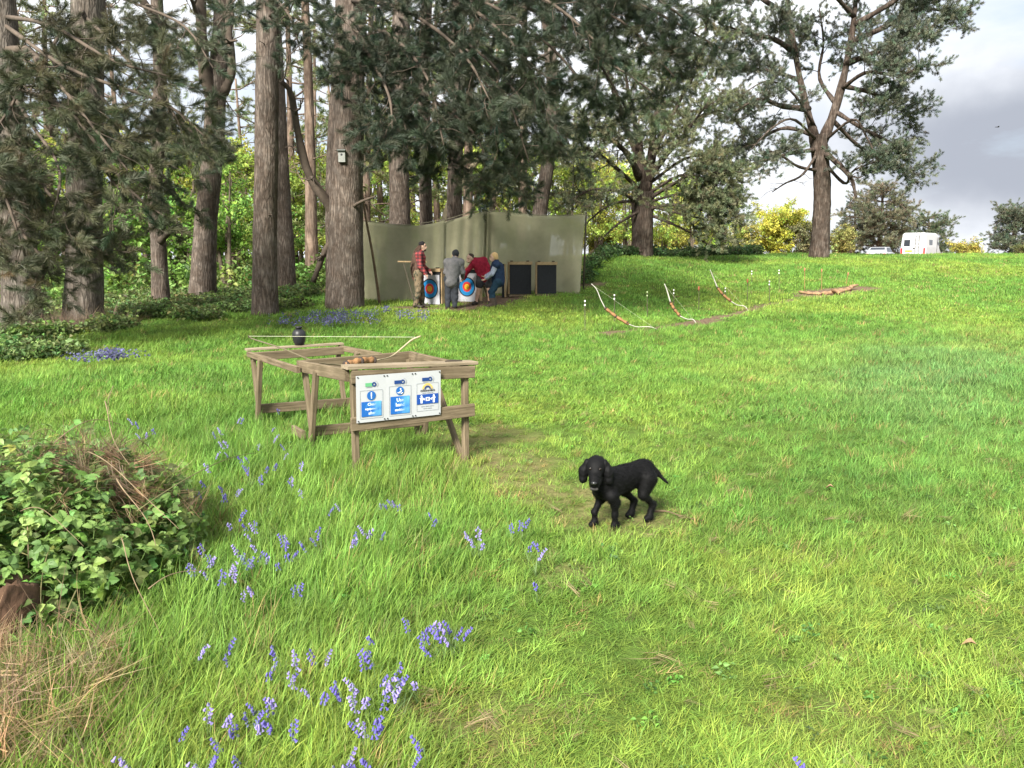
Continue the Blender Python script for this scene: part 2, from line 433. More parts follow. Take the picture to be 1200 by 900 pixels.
PROTO_SETS['bramble'] = [proto(trifoliate(130 + k), 'bramble_leaf', FOL) for k in range(3)]

# ------------------------------------------------------------------ ground sheet
def poly_dist(x, y, pts):
    x = np.asarray(x, float); y = np.asarray(y, float); d = np.full(x.shape, 1e9)
    for (ax, ay), (bx, by) in zip(pts[:-1], pts[1:]):
        dx, dy = bx - ax, by - ay; t = np.clip(((x - ax) * dx + (y - ay) * dy) / (dx * dx + dy * dy + 1e-9), 0, 1)
        d = np.minimum(d, np.hypot(x - ax - t * dx, y - ay - t * dy))
    return d
def gp(*uv): return [(lambda p: (p.x, p.y))(gnd(u, v)) for u, v in uv]
MUD_BOWS = gp((712, 391), (760, 386), (815, 379), (850, 371), (880, 364), (930, 352))
MUD_TARGET = gp((478, 361), (500, 362), (535, 362), (570, 357), (590, 350))
MUD_BOSS = gp((600, 341), (640, 338), (692, 334))
MUD_LOG = gp((945, 346), (985, 342), (1012, 338))
WORN = gp((560, 505), (590, 550), (640, 575), (700, 585), (720, 605))
WORN2 = gp((650, 668), (720, 655)) ; WORN3 = gp((560, 850), (580, 860)); WORN4 = gp((930, 850), (1000, 870))
def smooth(d, a, b):
    t = np.clip((d - a) / (b - a), 0, 1); return 1 - t * t * (3 - 2 * t)
def wood_edge(x, y):
    """positive inside the wood"""
    u = x / np.maximum(y, 4)
    yb = np.interp(u, [-1.2, -.68, -.56, -.44, -.34, -.24, -.13, .0, .085, .14, .3, .5, .8], [15.0, 15.6, 16.6, 19.0, 21.6, 22.3, 22.0, 22.6, 24.6, 32.5, 38, 46, 60])
    return y - yb
def masks(x, y):
    nz = fbm(x, y, 1.1, 3)
    bare = smooth(poly_dist(x, y, MUD_BOWS) + (nz - .5) * .5, .12, .42)
    bare = np.maximum(bare, smooth(poly_dist(x, y, MUD_TARGET) + (nz - .5) * .9, .55, 1.1))
    bare = np.maximum(bare, smooth(poly_dist(x, y, MUD_BOSS) + (nz - .5) * .7, .2, .55))
    bare = np.maximum(bare, smooth(poly_dist(x, y, MUD_LOG) + (nz - .5) * .6, .4, .9))
    worn = .75 * smooth(poly_dist(x, y, WORN) + (fbm(x, y, .7, 8) - .5) * .9, .1, .65)
    for w_, s_ in ((WORN2, .5), (WORN3, .8), (WORN4, .55)):
        worn = np.maximum(worn, s_ * smooth(poly_dist(x, y, w_) + (fbm(x, y, .5, 8) - .5) * .6, .03, .3))
    we = wood_edge(x, y); litter = np.clip((we + (fbm(x, y, 2.2, 21) - .5) * 3.0 - .4) / 1.6, 0, 1)
    return bare, worn, litter

def axis(lo, hi, n, c, k):
    s = np.linspace(np.arcsinh((lo - c) / k), np.arcsinh((hi - c) / k), n); return c + k * np.sinh(s)
gx = axis(-420, 420, 300, 0, 6.0); gy = axis(-30, 460, 330, 6, 7.0)
GX, GY = np.meshgrid(gx, gy); GZ = H(GX, GY)
bare, worn, litter = masks(GX, GY)
me = bpy.data.meshes.new('ground')
nv = GX.size; idx = np.arange(nv).reshape(GX.shape)
quads = np.stack([idx[:-1, :-1], idx[:-1, 1:], idx[1:, 1:], idx[1:, :-1]], -1).reshape(-1, 4)
me.from_pydata(np.stack([GX, GY, GZ], -1).reshape(-1, 3).tolist(), [], quads.tolist())
me.polygons.foreach_set('use_smooth', [True] * len(me.polygons))
a_ = me.attributes.new('cover', 'FLOAT_COLOR', 'POINT')
c4 = np.ones((nv, 4), np.float32); c4[:, 0] = bare.ravel(); c4[:, 1] = worn.ravel(); c4[:, 2] = litter.ravel()
a_.data.foreach_set('color', c4.ravel())
ground = bpy.data.objects.new('ground', me); COL.objects.link(ground); tag(ground, kind='structure')
gm = bpy.data.materials.new('turf_and_soil'); gm.use_nodes = True; nt = gm.node_tree; b_ = nt.nodes['Principled BSDF']
b_.inputs['Roughness'].default_value = 0.95; b_.inputs['Specular IOR Level'].default_value = 0.1
ga = nt.nodes.new('ShaderNodeAttribute'); ga.attribute_name = 'cover'
gs = nt.nodes.new('ShaderNodeSeparateColor'); nt.links.new(ga.outputs['Color'], gs.inputs[0])
gtc = nt.nodes.new('ShaderNodeTexCoord')
def gnoise(sc, c1, c2, p=(.35, .65)):
    n = nt.nodes.new('ShaderNodeTexNoise'); n.inputs['Scale'].default_value = sc; n.inputs['Detail'].default_value = 8; n.inputs['Roughness'].default_value = .7
    nt.links.new(gtc.outputs['Object'], n.inputs['Vector'])
    r = nt.nodes.new('ShaderNodeValToRGB'); r.color_ramp.elements[0].position = p[0]; r.color_ramp.elements[1].position = p[1]
    r.color_ramp.elements[0].color = (*c1, 1); r.color_ramp.elements[1].color = (*c2, 1)
    nt.links.new(n.outputs['Fac'], r.inputs['Fac']); return r.outputs['Color'], n.outputs['Fac']
turf, _ = gnoise(9, (.060, .085, .018), (.10, .17, .03))
soil, sf = gnoise(14, (.085, .055, .035), (.20, .145, .10))
thatch, _ = gnoise(40, (.10, .10, .035), (.24, .20, .09))
leaf_l, _ = gnoise(25, (.09, .055, .032), (.24, .155, .095))
def gmix(f, a, b):
    m = nt.nodes.new('ShaderNodeMix'); m.data_type = 'RGBA'
    nt.links.new(f, m.inputs['Factor']); nt.links.new(a, m.inputs['A']); nt.links.new(b, m.inputs['B']); return m.outputs['Result']
c_ = gmix(gs.outputs['Green'], turf, thatch); c_ = gmix(gs.outputs['Blue'], c_, leaf_l); c_ = gmix(gs.outputs['Red'], c_, soil)
nt.links.new(c_, b_.inputs['Base Color'])
gb = nt.nodes.new('ShaderNodeBump'); gb.inputs['Strength'].default_value = .8; gb.inputs['Distance'].default_value = .05
nt.links.new(sf, gb.inputs['Height']); nt.links.new(gb.outputs[0], b_.inputs['Normal'])
me.materials.append(gm)

# ------------------------------------------------------------------ grass (nobody could count it)
def grass_layer(name, key, n, y0, y1, label, base_h):
    k = int(n * 1.6)
    y = np.exp(rng.uniform(math.log(y0), math.log(y1), k)) if y0 < 20 else rng.uniform(y0 ** .5, y1 ** .5, k) ** 2
    x = rng.uniform(-1, 1, k) * (0.74 * y + 1.6)
    bare, worn, litter = masks(x, y)
    keep = rng.uniform(size=k) > np.maximum(np.maximum(bare * 1.05, worn * .5), np.clip(litter * 1.02, 0, 1) * np.where(x / y > .09, .35, .93))
    x, y, worn, litter, bare = x[keep][:n], y[keep][:n], worn[keep][:n], litter[keep][:n], bare[keep][:n]
    m = len(x); u = x / np.maximum(y, 3)
    lush = fbm(x, y, 2.4, 11); fine = fbm(x, y, .45, 13); yel = fbm(x, y, 3.6, 17)
    # longer grass on the left by the bluebells and under the table, short and trodden towards the dog
    left = np.clip((-.02 - u) / .18, 0, 1) * np.clip((12 - y) / 5, 0, 1)
    blue = np.exp(-((u - .55) / .2) ** 2 - ((y - 11.0) / 4.5) ** 2)
    by_table = smooth(poly_dist(x, y, [(-.6, 5.7), (-1.2, 5.6), (-1.7, 6.3)]), .25, .9)
    short = np.clip((u + .12) / .14, 0, 1) * np.clip((16 - y) / 5, 0, 1)
    hh = base_h * (0.50 + .75 * (lush - .25) + .45 * (fine - .5) + .45 * left + .45 * blue + .40 * by_table - .22 * short)
    hh *= 1 - .55 * smooth(np.hypot(x - .62, y - 4.75), .2, .75)
    hh *= (1 - .62 * worn) * (1 - .3 * np.clip(bare * 2, 0, 1)) * rng.uniform(.75, 1.25, m)
    hh = np.clip(hh, .16, 1.6)
    g0 = np.array([.152, .292, .050]); gy_ = np.array([.258, .360, .062]); gd = np.array([.098, .228, .042]); gb_ = np.array([.155, .270, .105]); gs_ = np.array([.30, .25, .10])
    t = np.repeat(g0[None], m, 0)
    yy = np.clip((yel - .42) * 3.2 + .35 * np.clip((u + .1) / .5, 0, 1) * np.clip((9 - y) / 5, 0, 1), 0, 1)[:, None]; t = t * (1 - yy * .8) + gy_ * yy * .8
    dd = np.clip((lush - .5) * 2.6 + .35 * left, 0, 1)[:, None]; t = t * (1 - dd * .55) + gd * dd * .55
    bb = np.clip(blue * (.3 + 1.1 * fbm(x, y, 1.5, 31)), 0, 1)[:, None]; t = t * (1 - bb * .6) + gb_ * bb * .6
    ww = np.clip(worn * .8, 0, 1)[:, None]; t = t * (1 - ww * .5) + np.array([.19, .22, .06]) * ww * .5
    dry = (rng.uniform(size=m) < .035 + .14 * worn)[:, None]; t = np.where(dry, gs_, t)
    t = t * (.72 + .56 * fine[:, None]) * rng.uniform(.72, 1.32, (m, 1)) * np.stack([rng.uniform(.85, 1.2, m), np.ones(m), np.ones(m)], 1)
    wind = .25 + 1.6 * (fbm(x, y, 3.0, 41) - .5)
    rot = np.stack([rng.normal(0, .16, m), rng.normal(.08, .16, m), wind + rng.normal(0, .9, m)], 1)
    o = scatter(name, key, np.stack([x, y, H(x, y)], 1), rot, np.stack([.75 + .35 * hh, .75 + .35 * hh, hh], 1), t)
    tag(o, label, 'grass')
    return o
grass_layer('grass', 'grass_near', 30000, 1.3, 9.0, 'bright green blades of meadow grass close to the camera', 1.0)
grass_layer('grass', 'grass_mid', 30000, 7.5, 21.0, 'mid-distance meadow grass round the table and up to the bows', 1.0)
grass_layer('grass', 'grass_far', 26000, 19.0, 52.0, 'far meadow grass on the rise up to the skyline', 1.0)

# ------------------------------------------------------------------ trees
class Tree:
    def __init__(s, name, base, label, group=None, seed=0, cat='tree'):
        s.root = empty(name, base, label, cat, group); s.base = np.array(tuple(base), float)
        s.r = np.random.default_rng(seed); s.tr = MB(); s.lb = MB(); s.tp = []; s.td = []; s.ts = []; s.limbs = []; s.stems = []
    def spline(s, pts, n):
        P = np.array([tuple(p) for p in pts], float)
        if len(P) == 2: return P[0] + (P[1] - P[0]) * np.linspace(0, 1, n)[:, None]
        Q = np.vstack([2 * P[0] - P[1], P, 2 * P[-1] - P[-2]]); out = []
        ts = np.linspace(0, len(P) - 1 - 1e-6, n)
        for t in ts:
            i = int(t); f = t - i; p0, p1, p2, p3 = Q[i:i + 4]
            out.append(.5 * (2*p1 + (p2 - p0)*f + (2*p0 - 5*p1 + 4*p2 - p3)*f*f + (3*p1 - p0 - 3*p2 + p3)*f**3))
        return np.array(out)
    def trunk(s, pts, r0, r1, n=40, sides=22, flare=.35, lump=.05):
        P = s.spline(pts, n); t = np.linspace(0, 1, n)
        R = (r0 + (r1 - r0) * t) * (1 + flare * np.exp(-t * n * .22))
        P[0, 2] -= .15
        if s.tr.n: s.stems.append(MB())
        (s.stems[-1] if s.tr.n else s.tr).tube(P, R, sides, True, lump=lump, seed=s.r.uniform(0, 6)); return P
    def tufts(s, P, D, spacing, size, t0=.25):
        L = np.linalg.norm(P[-1] - P[0]); k = max(1, int(L * (1 - t0) / spacing))
        for t in np.linspace(t0, 1, k):
            i = min(int(t * (len(P) - 1)), len(P) - 2); f = t * (len(P) - 1) - i
            p = P[i] * (1 - f) + P[i + 1] * f; d = P[i + 1] - P[i]; d = d / (np.linalg.norm(d) + 1e-9)
            d = d + s.r.normal(0, .55, 3) + np.array([0, 0, .35])
            s.tp.append(p); s.td.append(d); s.ts.append(size * s.r.uniform(.7, 1.25))
    def grow(s, p, d, L, r, level, o):
        n = 4 if level > 1 else 6; P = [np.array(p, float)]; d = np.array(d, float); d /= np.linalg.norm(d) + 1e-9
        for k in range(n):
            d = d + s.r.normal(0, o['wander'], 3) + np.array([0, 0, o['grav'] if k < n * .6 else o['lift']]); d /= np.linalg.norm(d)
            P.append(P[-1] + d * L / n)
        P = np.array(P)
        s.lb.tube(P, np.linspace(r, max(r * .3, .003), n + 1), 5 if r > .03 else (4 if r > .012 else 3), False)
        if level >= o['tuft_level'] : s.tufts(P, d, o['spacing'], o['size'], o.get('t0', .3))
        if level < o['levels']:
            c = max(2, int(L * o['dens'][level])); side = 1
            for q in range(c):
                t = s.r.uniform(.18, 1.0); i = min(int(t * n), n - 1); pp = P[i] + (P[i + 1] - P[i]) * (t * n - i)
                dd = P[i + 1] - P[i]; dd /= np.linalg.norm(dd) + 1e-9
                lat = np.cross(dd, [0, 0, 1]); lat /= np.linalg.norm(lat) + 1e-9; side = -side
                nd = dd * s.r.uniform(.5, .95) + lat * side * s.r.uniform(.4, .9) + np.array([0, 0, s.r.normal(0, .28)])
                s.grow(pp, nd, L * s.r.uniform(.3, .55) * (1.15 - .5 * t), r * .45, level + 1, o)
        return P
    def limb(s, pts, r0, r1, o, nsub=0, subL=1.0, t0=.25, up=0.0, n=14):
        keep = s.lb; s.lb = MB(); s.limbs.append(s.lb)
        P = s.spline(pts, n); s.lb.tube(P, np.linspace(r0, r1, n) * (1 + .12 * np.sin(np.arange(n) * 2.1)), 8 if r0 > .06 else 6, True)
        side = 1
        for q in range(nsub):
            t = t0 + (1 - t0) * (q + s.r.uniform()) / nsub; i = min(int(t * (n - 1)), n - 2); pp = P[i]
            dd = P[i + 1] - P[i]; dd /= np.linalg.norm(dd) + 1e-9
            lat = np.cross(dd, [0, 0, 1]); lat /= np.linalg.norm(lat) + 1e-9; side = -side
            nd = dd * s.r.uniform(.3, .9) + lat * side * s.r.uniform(.3, .95) + np.array([0, 0, up + s.r.normal(0, .4)])
            s.grow(pp, nd, subL * s.r.uniform(.6, 1.25) * (1.1 - .45 * t), max(r1 * .7, .012), 1, o)
        if o and o.get('tip', True) and nsub: s.tufts(P[-4:], None, o['spacing'], o['size'], .2)
        s.lb = keep
        return P
    def finish(s, bark, key, tint, tvar=.3, limbmat=None, hue=.12):
        s.tr.build('trunk', bark, s.root, s.base, True)
        for q in s.stems: q.build('stem', bark, s.root, s.base, True)
        for q in s.limbs: q.build('limb', limbmat or bark, s.root, s.base, True)
        if s.lb.n: s.lb.build('small_branches', limbmat or bark, s.root, s.base, True)['kind'] = 'stuff'
        if s.tp:
            n = len(s.tp); t = np.array(tint)[None] * s.r.uniform(1 - tvar, 1 + tvar, (n, 1)) * (1 + s.r.normal(0, hue, (n, 3)) * np.array([1, .3, .6]))
            rot = dir_rot(s.td); rot[:, 0] = s.r.uniform(-.5, .5, n)
            scatter('crown', key, s.tp, rot, np.array(s.ts), np.clip(t, .004, 1), s.root, s.base)
        return s.root

BOUGH = dict(wander=.16, grav=-.07, lift=.10, tuft_level=2, levels=3, dens=[0, 4.8, 6.5], spacing=.145, size=1.0, t0=.3)
FARP = dict(wander=.2, grav=-.02, lift=.12, tuft_level=2, levels=2, dens=[0, 3.2], spacing=.26, size=1.0, t0=.15)
DEAD = dict(wander=.22, grav=-.03, lift=.02, tuft_level=9, levels=3, dens=[0, 3.5, 4], spacing=1, size=1, tip=False)
PG = (.064, .082, .050)       # dark pine green
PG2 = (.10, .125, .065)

def trunk_pts(px, Y0, dY=0.0):
    b = gnd(*px[0]); Y0 = Y0 or b.y
    b = at(px[0][0], px[0][1], Y0); b.z = h(b.x, b.y)
    return b, [b] + [at(u, v, Y0 + dY * (k + 1)) for k, (u, v) in enumerate(px[1:])]
def wr(px_w, Y): return px_w * Y / FPX / 2
def stub(t, P, i, az, L, r):
    d = (math.cos(az), math.sin(az), .25); t.grow(P[i], d, L, r, 1, dict(DEAD, levels=1))

# T1 far-left trunk, mostly behind its own low boughs
b, pts = trunk_pts([(26, 390), (20, 250), (8, 100), (-4, -60), (-10, -200)], 16.3)
t = Tree('pine_tree', b, 'dark pine at the far left edge, its trunk veiled by hanging needles', seed=1)
P = t.trunk(pts, wr(36, 16.3), wr(26, 16.3))
for q in [[(14, 110, 16.2), (40, 150, 14.5), (70, 200, 13.4), (60, 262, 13)], [(10, 60, 16.2), (60, 90, 14), (110, 150, 13), (150, 200, 12.6)],
          [(12, 130, 16.2), (-10, 180, 14), (10, 240, 13), (30, 300, 12.8)], [(6, 30, 16.2), (80, 80, 14.2), (190, 120, 13.2), (240, 160, 13)],
          [(16, 170, 16.2), (60, 230, 14.6), (100, 280, 14), (128, 300, 13.8)], [(16, 190, 16.2), (20, 260, 14.6), (52, 310, 14), (40, 345, 13.9)],
          [(0, 90, 16.2), (-60, 130, 14), (-20, 190, 13), (20, 225, 12.7)], [(8, 20, 16.2), (60, 30, 14), (130, 70, 13.2), (200, 90, 13)], [(10, 100, 16.2), (80, 130, 14), (150, 220, 13.4), (205, 262, 13.2)]]:
    t.limb([at(*p) for p in q], .045, .014, BOUGH, 12, 1.1, .22)
t.limb([at(8, 60, 16.2), at(35, 60, 15.6), at(55, 95, 15), at(62, 160, 14.8)], .09, .05, DEAD, 2, .6)
t.finish(BARK_GREY, 'needle_near', (.092, .098, .054), limbmat=TWIG)
# T2 big vertical trunk
b, pts = trunk_pts([(98, 381), (99, 250), (101, 120), (103, 0), (104, -160)], 17.2)
t = Tree('pine_tree', b, 'thick straight pine with furrowed grey bark, dead twigs round its foot, left of the wood', seed=2)
P = t.trunk(pts, wr(38, 17.2), wr(33, 17.2), 60, 28, .25, .06)
for q in [[(100, 20, 17.0), (150, 70, 15.4), (200, 130, 14.6), (245, 175, 14.2)], [(100, 60, 17.0), (60, 110, 15), (100, 170, 14), (150, 235, 13.8)],
          [(100, 90, 17.0), (140, 140, 15.4), (180, 190, 15), (215, 240, 14.6)], [(100, 40, 17.0), (40, 80, 15), (10, 130, 14.4), (-20, 170, 14)],
          [(102, -30, 17.0), (150, 0, 15.5), (215, 30, 14.8), (250, 80, 14.4)], [(100, 10, 17.0), (60, 60, 15.4), (90, 120, 14.6), (110, 200, 14.2)]]:
    t.limb([at(*p) for p in q], .04, .013, BOUGH, 9, 1.0, .25)
t.limb([at(90, 70, 16.9), at(40, 95, 16), at(42, 140, 15.6), at(75, 158, 15.5), at(98, 140, 15.6)], .022, .01, DEAD, 2, .5)
t.finish(BARK_GREY, 'needle_near', (.082, .094, .054), limbmat=TWIG)
# T3 slim forked trunk
b, pts = trunk_pts([(188, 349), (186, 290), (181, 240), (186, 160), (187, 80), (184, 0), (180, -120)], 20.5)
t = Tree('pine_tree', b, 'slim pine with a crooked side stem low down, between two thick trunks', seed=3)
t.trunk(pts, wr(17, 20.5), wr(12, 20.5), 50, 16)
t.limb([at(188, 283, 20.4), at(200, 270, 20), at(212, 264, 19.8)], .10, .05, DEAD, 0)
t.limb([at(187, 30, 20.4), at(170, 5, 20), at(150, -20, 19.7)], .13, .06, DEAD, 1, 1)
for a in ([(186, 150, 20.4), (215, 170, 19.4), (250, 165, 19)], [(186, 110, 20.4), (160, 140, 19), (140, 180, 18.4)], [(186, 140, 20.4), (225, 150, 19.6), (250, 160, 19)]):
    t.limb([at(*p) for p in a], .03, .012, BOUGH, 7, .9, .35)
t.finish(BARK, 'needle_near', PG, limbmat=TWIG)
# T4 leaning trunk that forks
b, pts = trunk_pts([(236, 338), (241, 270), (248, 190), (254, 110), (260, 40), (264, -60), (266, -160)], 22.5)
t = Tree('pine_tree', b, 'pine leaning slightly right whose stem forks into two at mid height', seed=4)
t.trunk(pts, wr(25, 22.5), wr(18, 22.5), 50, 20)
t.limb([at(252, 125, 22.4), at(240, 85, 22.2), at(236, 30, 22), at(233, -60, 22)], .19, .13, DEAD, 2, 1.4, .4)
t.limb([at(262, 110, 22.4), at(272, 80, 22.3), at(268, 30, 22.2), at(274, -50, 22)], .13, .09, DEAD, 2, 1.2, .4)
for a in ([(254, 60, 22.4), (225, 40, 21), (195, 50, 20)], [(250, 150, 22.4), (222, 160, 21.4), (205, 190, 21)]):
    t.limb([at(*p) for p in a], .035, .012, BOUGH, 6, 1.1, .4)
t.finish(BARK, 'needle_near', PG2, limbmat=TWIG)
# T5 straight reddish trunk
b, pts = trunk_pts([(310, 366), (311, 250), (313, 120), (314, 0), (315, -150)], 19.6)
t = Tree('pine_tree', b, 'straight reddish-brown pine at the edge of the grass behind the table', seed=5)
P = t.trunk(pts, wr(27, 19.6), wr(24, 19.6), 60, 24, .2, .05)
for i in (14, 22, 26, 31, 37, 42): stub(t, P, i, t.r.uniform(0, 6.28), t.r.uniform(.3, .9), .022)
for a in ([(314, 20, 19.5), (345, 0, 18), (385, 10, 17), (420, 40, 16.6)], [(314, -20, 19.5), (280, -5, 18), (255, 30, 17.4)], [(314, -10, 19.5), (340, 20, 18), (352, 60, 17.2)]):
    t.limb([at(*p) for p in a], .04, .012, BOUGH, 6, 1.1, .3)
t.finish(BARK, 'needle_near', PG, limbmat=TWIG)
# T6 thinner one behind
b, pts = trunk_pts([(337, 347), (332, 240), (327, 130), (322, 30), (320, -100)], 24.5)
t = Tree('pine_tree', b, 'thin pine just right of and behind the straight reddish trunk', seed=6)
P = t.trunk(pts, wr(18, 24.5), wr(13, 24.5), 40, 14)
for i in (12, 18, 22, 28): stub(t, P, i, t.r.uniform(0, 6.28), t.r.uniform(.6, 1.8), .03)
t.finish(BARK, 'needle_near', PG, limbmat=TWIG)
# T7 thickest trunk with a twin stem and bent limb
b, pts = trunk_pts([(404, 360), (406, 250), (408, 140), (411, 30), (414, -60), (416, -170)], 20.6)
t = Tree('pine_tree', b, 'thickest pine beside the netting, small box nailed to its trunk', seed=7)
P = t.trunk(pts, wr(39, 20.6), wr(29, 20.6), 60, 28, .2, .06)
t.trunk([b + Vector((-.22, .25, 0)), at(393, 240, 20.9), at(394, 150, 21.0), at(400, 60, 21.1), at(402, -80, 21.2)], wr(24, 20.9), wr(14, 20.9), 40, 16)
t.limb([at(395, 262, 20.9), at(382, 235, 20.7), at(362, 205, 20.5), at(350, 160, 20.4), at(341, 110, 20.3), at(330, 96, 20.2)], .15, .06, DEAD, 4, 1.3, .3)
t.limb([at(396, 275, 20.8), at(382, 292, 20.7), at(367, 330, 20.9)], .09, .07, DEAD, 1, .6)
t.limb([at(414, 242, 20.3), at(424, 236, 20), at(440, 230, 19.8)], .05, .025, DEAD, 0)
for i in (20, 24, 27, 30, 36, 40, 44): stub(t, P, i, t.r.uniform(-2.6, .6), t.r.uniform(.3, 1.3), .025)
MAIN = [  # hanging boughs that fill the top centre of the view
    [(412, 30, 20.3), (455, 40, 18), (500, 90, 16.6), (520, 170, 16)], [(412, 0, 20.3), (470, 10, 18), (540, 60, 16.2), (580, 130, 15.6)],
    [(413, -30, 20.3), (500, -20, 17.6), (590, 40, 15.8), (640, 110, 15.2)], [(413, -60, 20.3), (520, -50, 17.4), (640, 0, 15.6), (720, 70, 15)],
    [(412, 50, 20.3), (440, 80, 18.6), (470, 130, 17.6), (478, 175, 17.2)], [(413, -80, 20.3), (540, -90, 17.6), (690, -50, 16), (800, 20, 15.6)],
    [(412, 20, 20.3), (430, 60, 17.6), (455, 110, 16.4), (460, 150, 16)]]
for q in MAIN: t.limb([at(*p) for p in q], .06, .016, BOUGH, 18, 1.35, .2)
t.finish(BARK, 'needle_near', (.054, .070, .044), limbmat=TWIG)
# pines behind the net
def behind(px, Y, w0, w1, label, seed, boughs, tint=PG, nsub=16, subL=1.4):
    b, pts = trunk_pts(px, Y)
    t = Tree('pine_tree', b, label, seed=seed)
    P = t.trunk(pts, wr(w0, Y), wr(w1, Y), 44, 16)
    for q in boughs: t.limb([at(*p) for p in q], .055, .016, BOUGH, nsub, subL, .22)
    for i in (10, 15, 20, 24): stub(t, P, i, t.r.uniform(0, 6.28), t.r.uniform(.4, 1.6), .03)
    t.finish(BARK, 'needle_near', tint, limbmat=TWIG); return t
behind([(467, 300), (468, 230), (466, 130), (470, 20), (470, -120)], 26, 24, 18, 'brown pine trunk rising behind the left panel of netting', 8,
       [[(468, 20, 25.8), (520, 40, 20), (590, 110, 18), (620, 190, 17)], [(468, 60, 25.8), (500, 110, 21), (550, 150, 19), (575, 195, 18.6)],
        [(468, -20, 25.8), (560, 0, 19), (640, 50, 17), (700, 120, 16.4)], [(468, 70, 25.8), (485, 120, 22), (510, 155, 20.5), (520, 190, 20)]])
behind([(500, 300), (499, 230), (497, 120), (500, 0), (500, -120)], 28, 15, 11, 'second slimmer pine trunk behind the left panel of netting', 9,
       [[(500, 30, 27.8), (560, 60, 21), (620, 130, 18.6), (655, 180, 18)], [(500, -10, 27.8), (600, -20, 19), (720, 20, 17), (790, 90, 16.4)]])
behind([(532, 300), (533, 230), (535, 120), (538, 0), (540, -120)], 27, 18, 13, 'straight pine trunk behind the netting where its middle panels overlap', 10,
       [[(536, 40, 26.8), (570, 100, 22), (600, 150, 20), (602, 200, 19.4)], [(538, -30, 26.8), (650, -40, 19), (760, 10, 17), (850, 60, 16.6)],
        [(538, 0, 26.8), (620, 10, 20), (690, 60, 18), (735, 130, 17.4)], [(538, -50, 26.8), (640, -60, 20), (720, -20, 17.6), (800, 60, 17)]])
behind([(626, 300), (634, 240), (642, 190), (648, 110), (640, 0), (640, -100)], 30, 17, 12, 'pine with a leaning trunk seen over the netting corner pole', 11,
       [[(646, 60, 29.8), (600, 90, 26), (575, 150, 24.6), (570, 215, 24)], [(644, 30, 29.8), (690, 60, 26), (740, 90, 25), (780, 120, 24)],
        [(646, 90, 29.8), (620, 140, 27), (600, 190, 26), (590, 215, 25.6)]], PG2, 12, 1.7)
# pale leaning branch behind net
b, pts = trunk_pts([(512, 300), (522, 255), (540, 215), (562, 185), (585, 160)], 29)
t = Tree('leaning_tree', b, 'pale thin stem leaning right behind the netting', seed=12); t.trunk(pts, wr(9, 29), wr(5, 29), 24, 10); t.finish(mat('pale_bark', (.36, .30, .20), .9, .35, 7), 'needle_near', PG)

# middle tree at the end of the netting
Ym = 33.0
b, pts = trunk_pts([(752, 301), (754, 262), (755, 225)], Ym)
t = Tree('pine_tree', b, 'spreading many-stemmed pine standing alone right of the netting', seed=13)
P = t.trunk(pts, wr(22, Ym), wr(22, Ym), 24, 20, .25)
t.trunk([b + Vector((-.18, 0, 0)), at(745, 262, Ym), at(744, 230, Ym)], wr(10, Ym), wr(8, Ym), 16, 10)
SP = dict(FARP, spacing=.15, size=.72, dens=[0, 7.0])
for q, r0 in ([[(755, 232, Ym), (752, 200, 33), (748, 160, 33), (738, 120, 32.6), (730, 60, 32)], .26], [[(755, 230, Ym), (763, 190, 33), (766, 150, 33), (775, 110, 33), (780, 40, 33)], .24],
              [[(757, 215, Ym), (778, 185, 32.5), (800, 160, 32), (830, 120, 31)], .17], [[(750, 210, Ym), (735, 180, 32), (700, 150, 31), (680, 130, 30)], .17],
              [[(752, 225, Ym), (720, 195, 32), (690, 175, 31), (655, 178, 30)], .10], [[(757, 235, Ym), (790, 215, 32), (820, 200, 31), (850, 205, 30.5)], .09],
              [[(752, 240, Ym), (725, 225, 31.6), (695, 222, 30.6), (668, 235, 30)], .08], [[(757, 246, Ym), (785, 240, 32), (815, 243, 31), (840, 240, 31)], .08],
              [[(756, 200, Ym), (790, 130, 33), (820, 70, 33), (830, 10, 33)], .13], [[(750, 190, Ym), (720, 110, 33), (705, 40, 33), (700, -20, 33)], .13],
              [[(757, 190, 33.5), (800, 150, 35), (840, 130, 36), (865, 140, 36)], .1], [[(757, 228, Ym), (800, 205, 32), (835, 215, 31.4), (860, 245, 31)], .07], [[(757, 218, Ym), (805, 185, 33), (842, 188, 33), (870, 215, 33)], .07], [[(757, 238, Ym), (800, 228, 32), (830, 250, 31.6), (845, 275, 31.4)], .06]):
    t.limb([at(*p) for p in q], r0, .03, SP, 15, 2.0, .35, .1)
for q in ([(754, 245, Ym), (725, 262, 32), (700, 285, 31.5)], [(757, 250, Ym), (800, 268, 32.4), (838, 292, 32)], [(752, 235, Ym), (715, 240, 31.5), (680, 268, 31)], [(757, 240, Ym), (795, 250, 31.8), (850, 262, 31.4)]):
    t.limb([at(*p) for p in q], .07, .02, DEAD, 5, 1.2, .3)
t.finish(BARK_DARK, 'needle_far', (.165, .185, .10), .4)

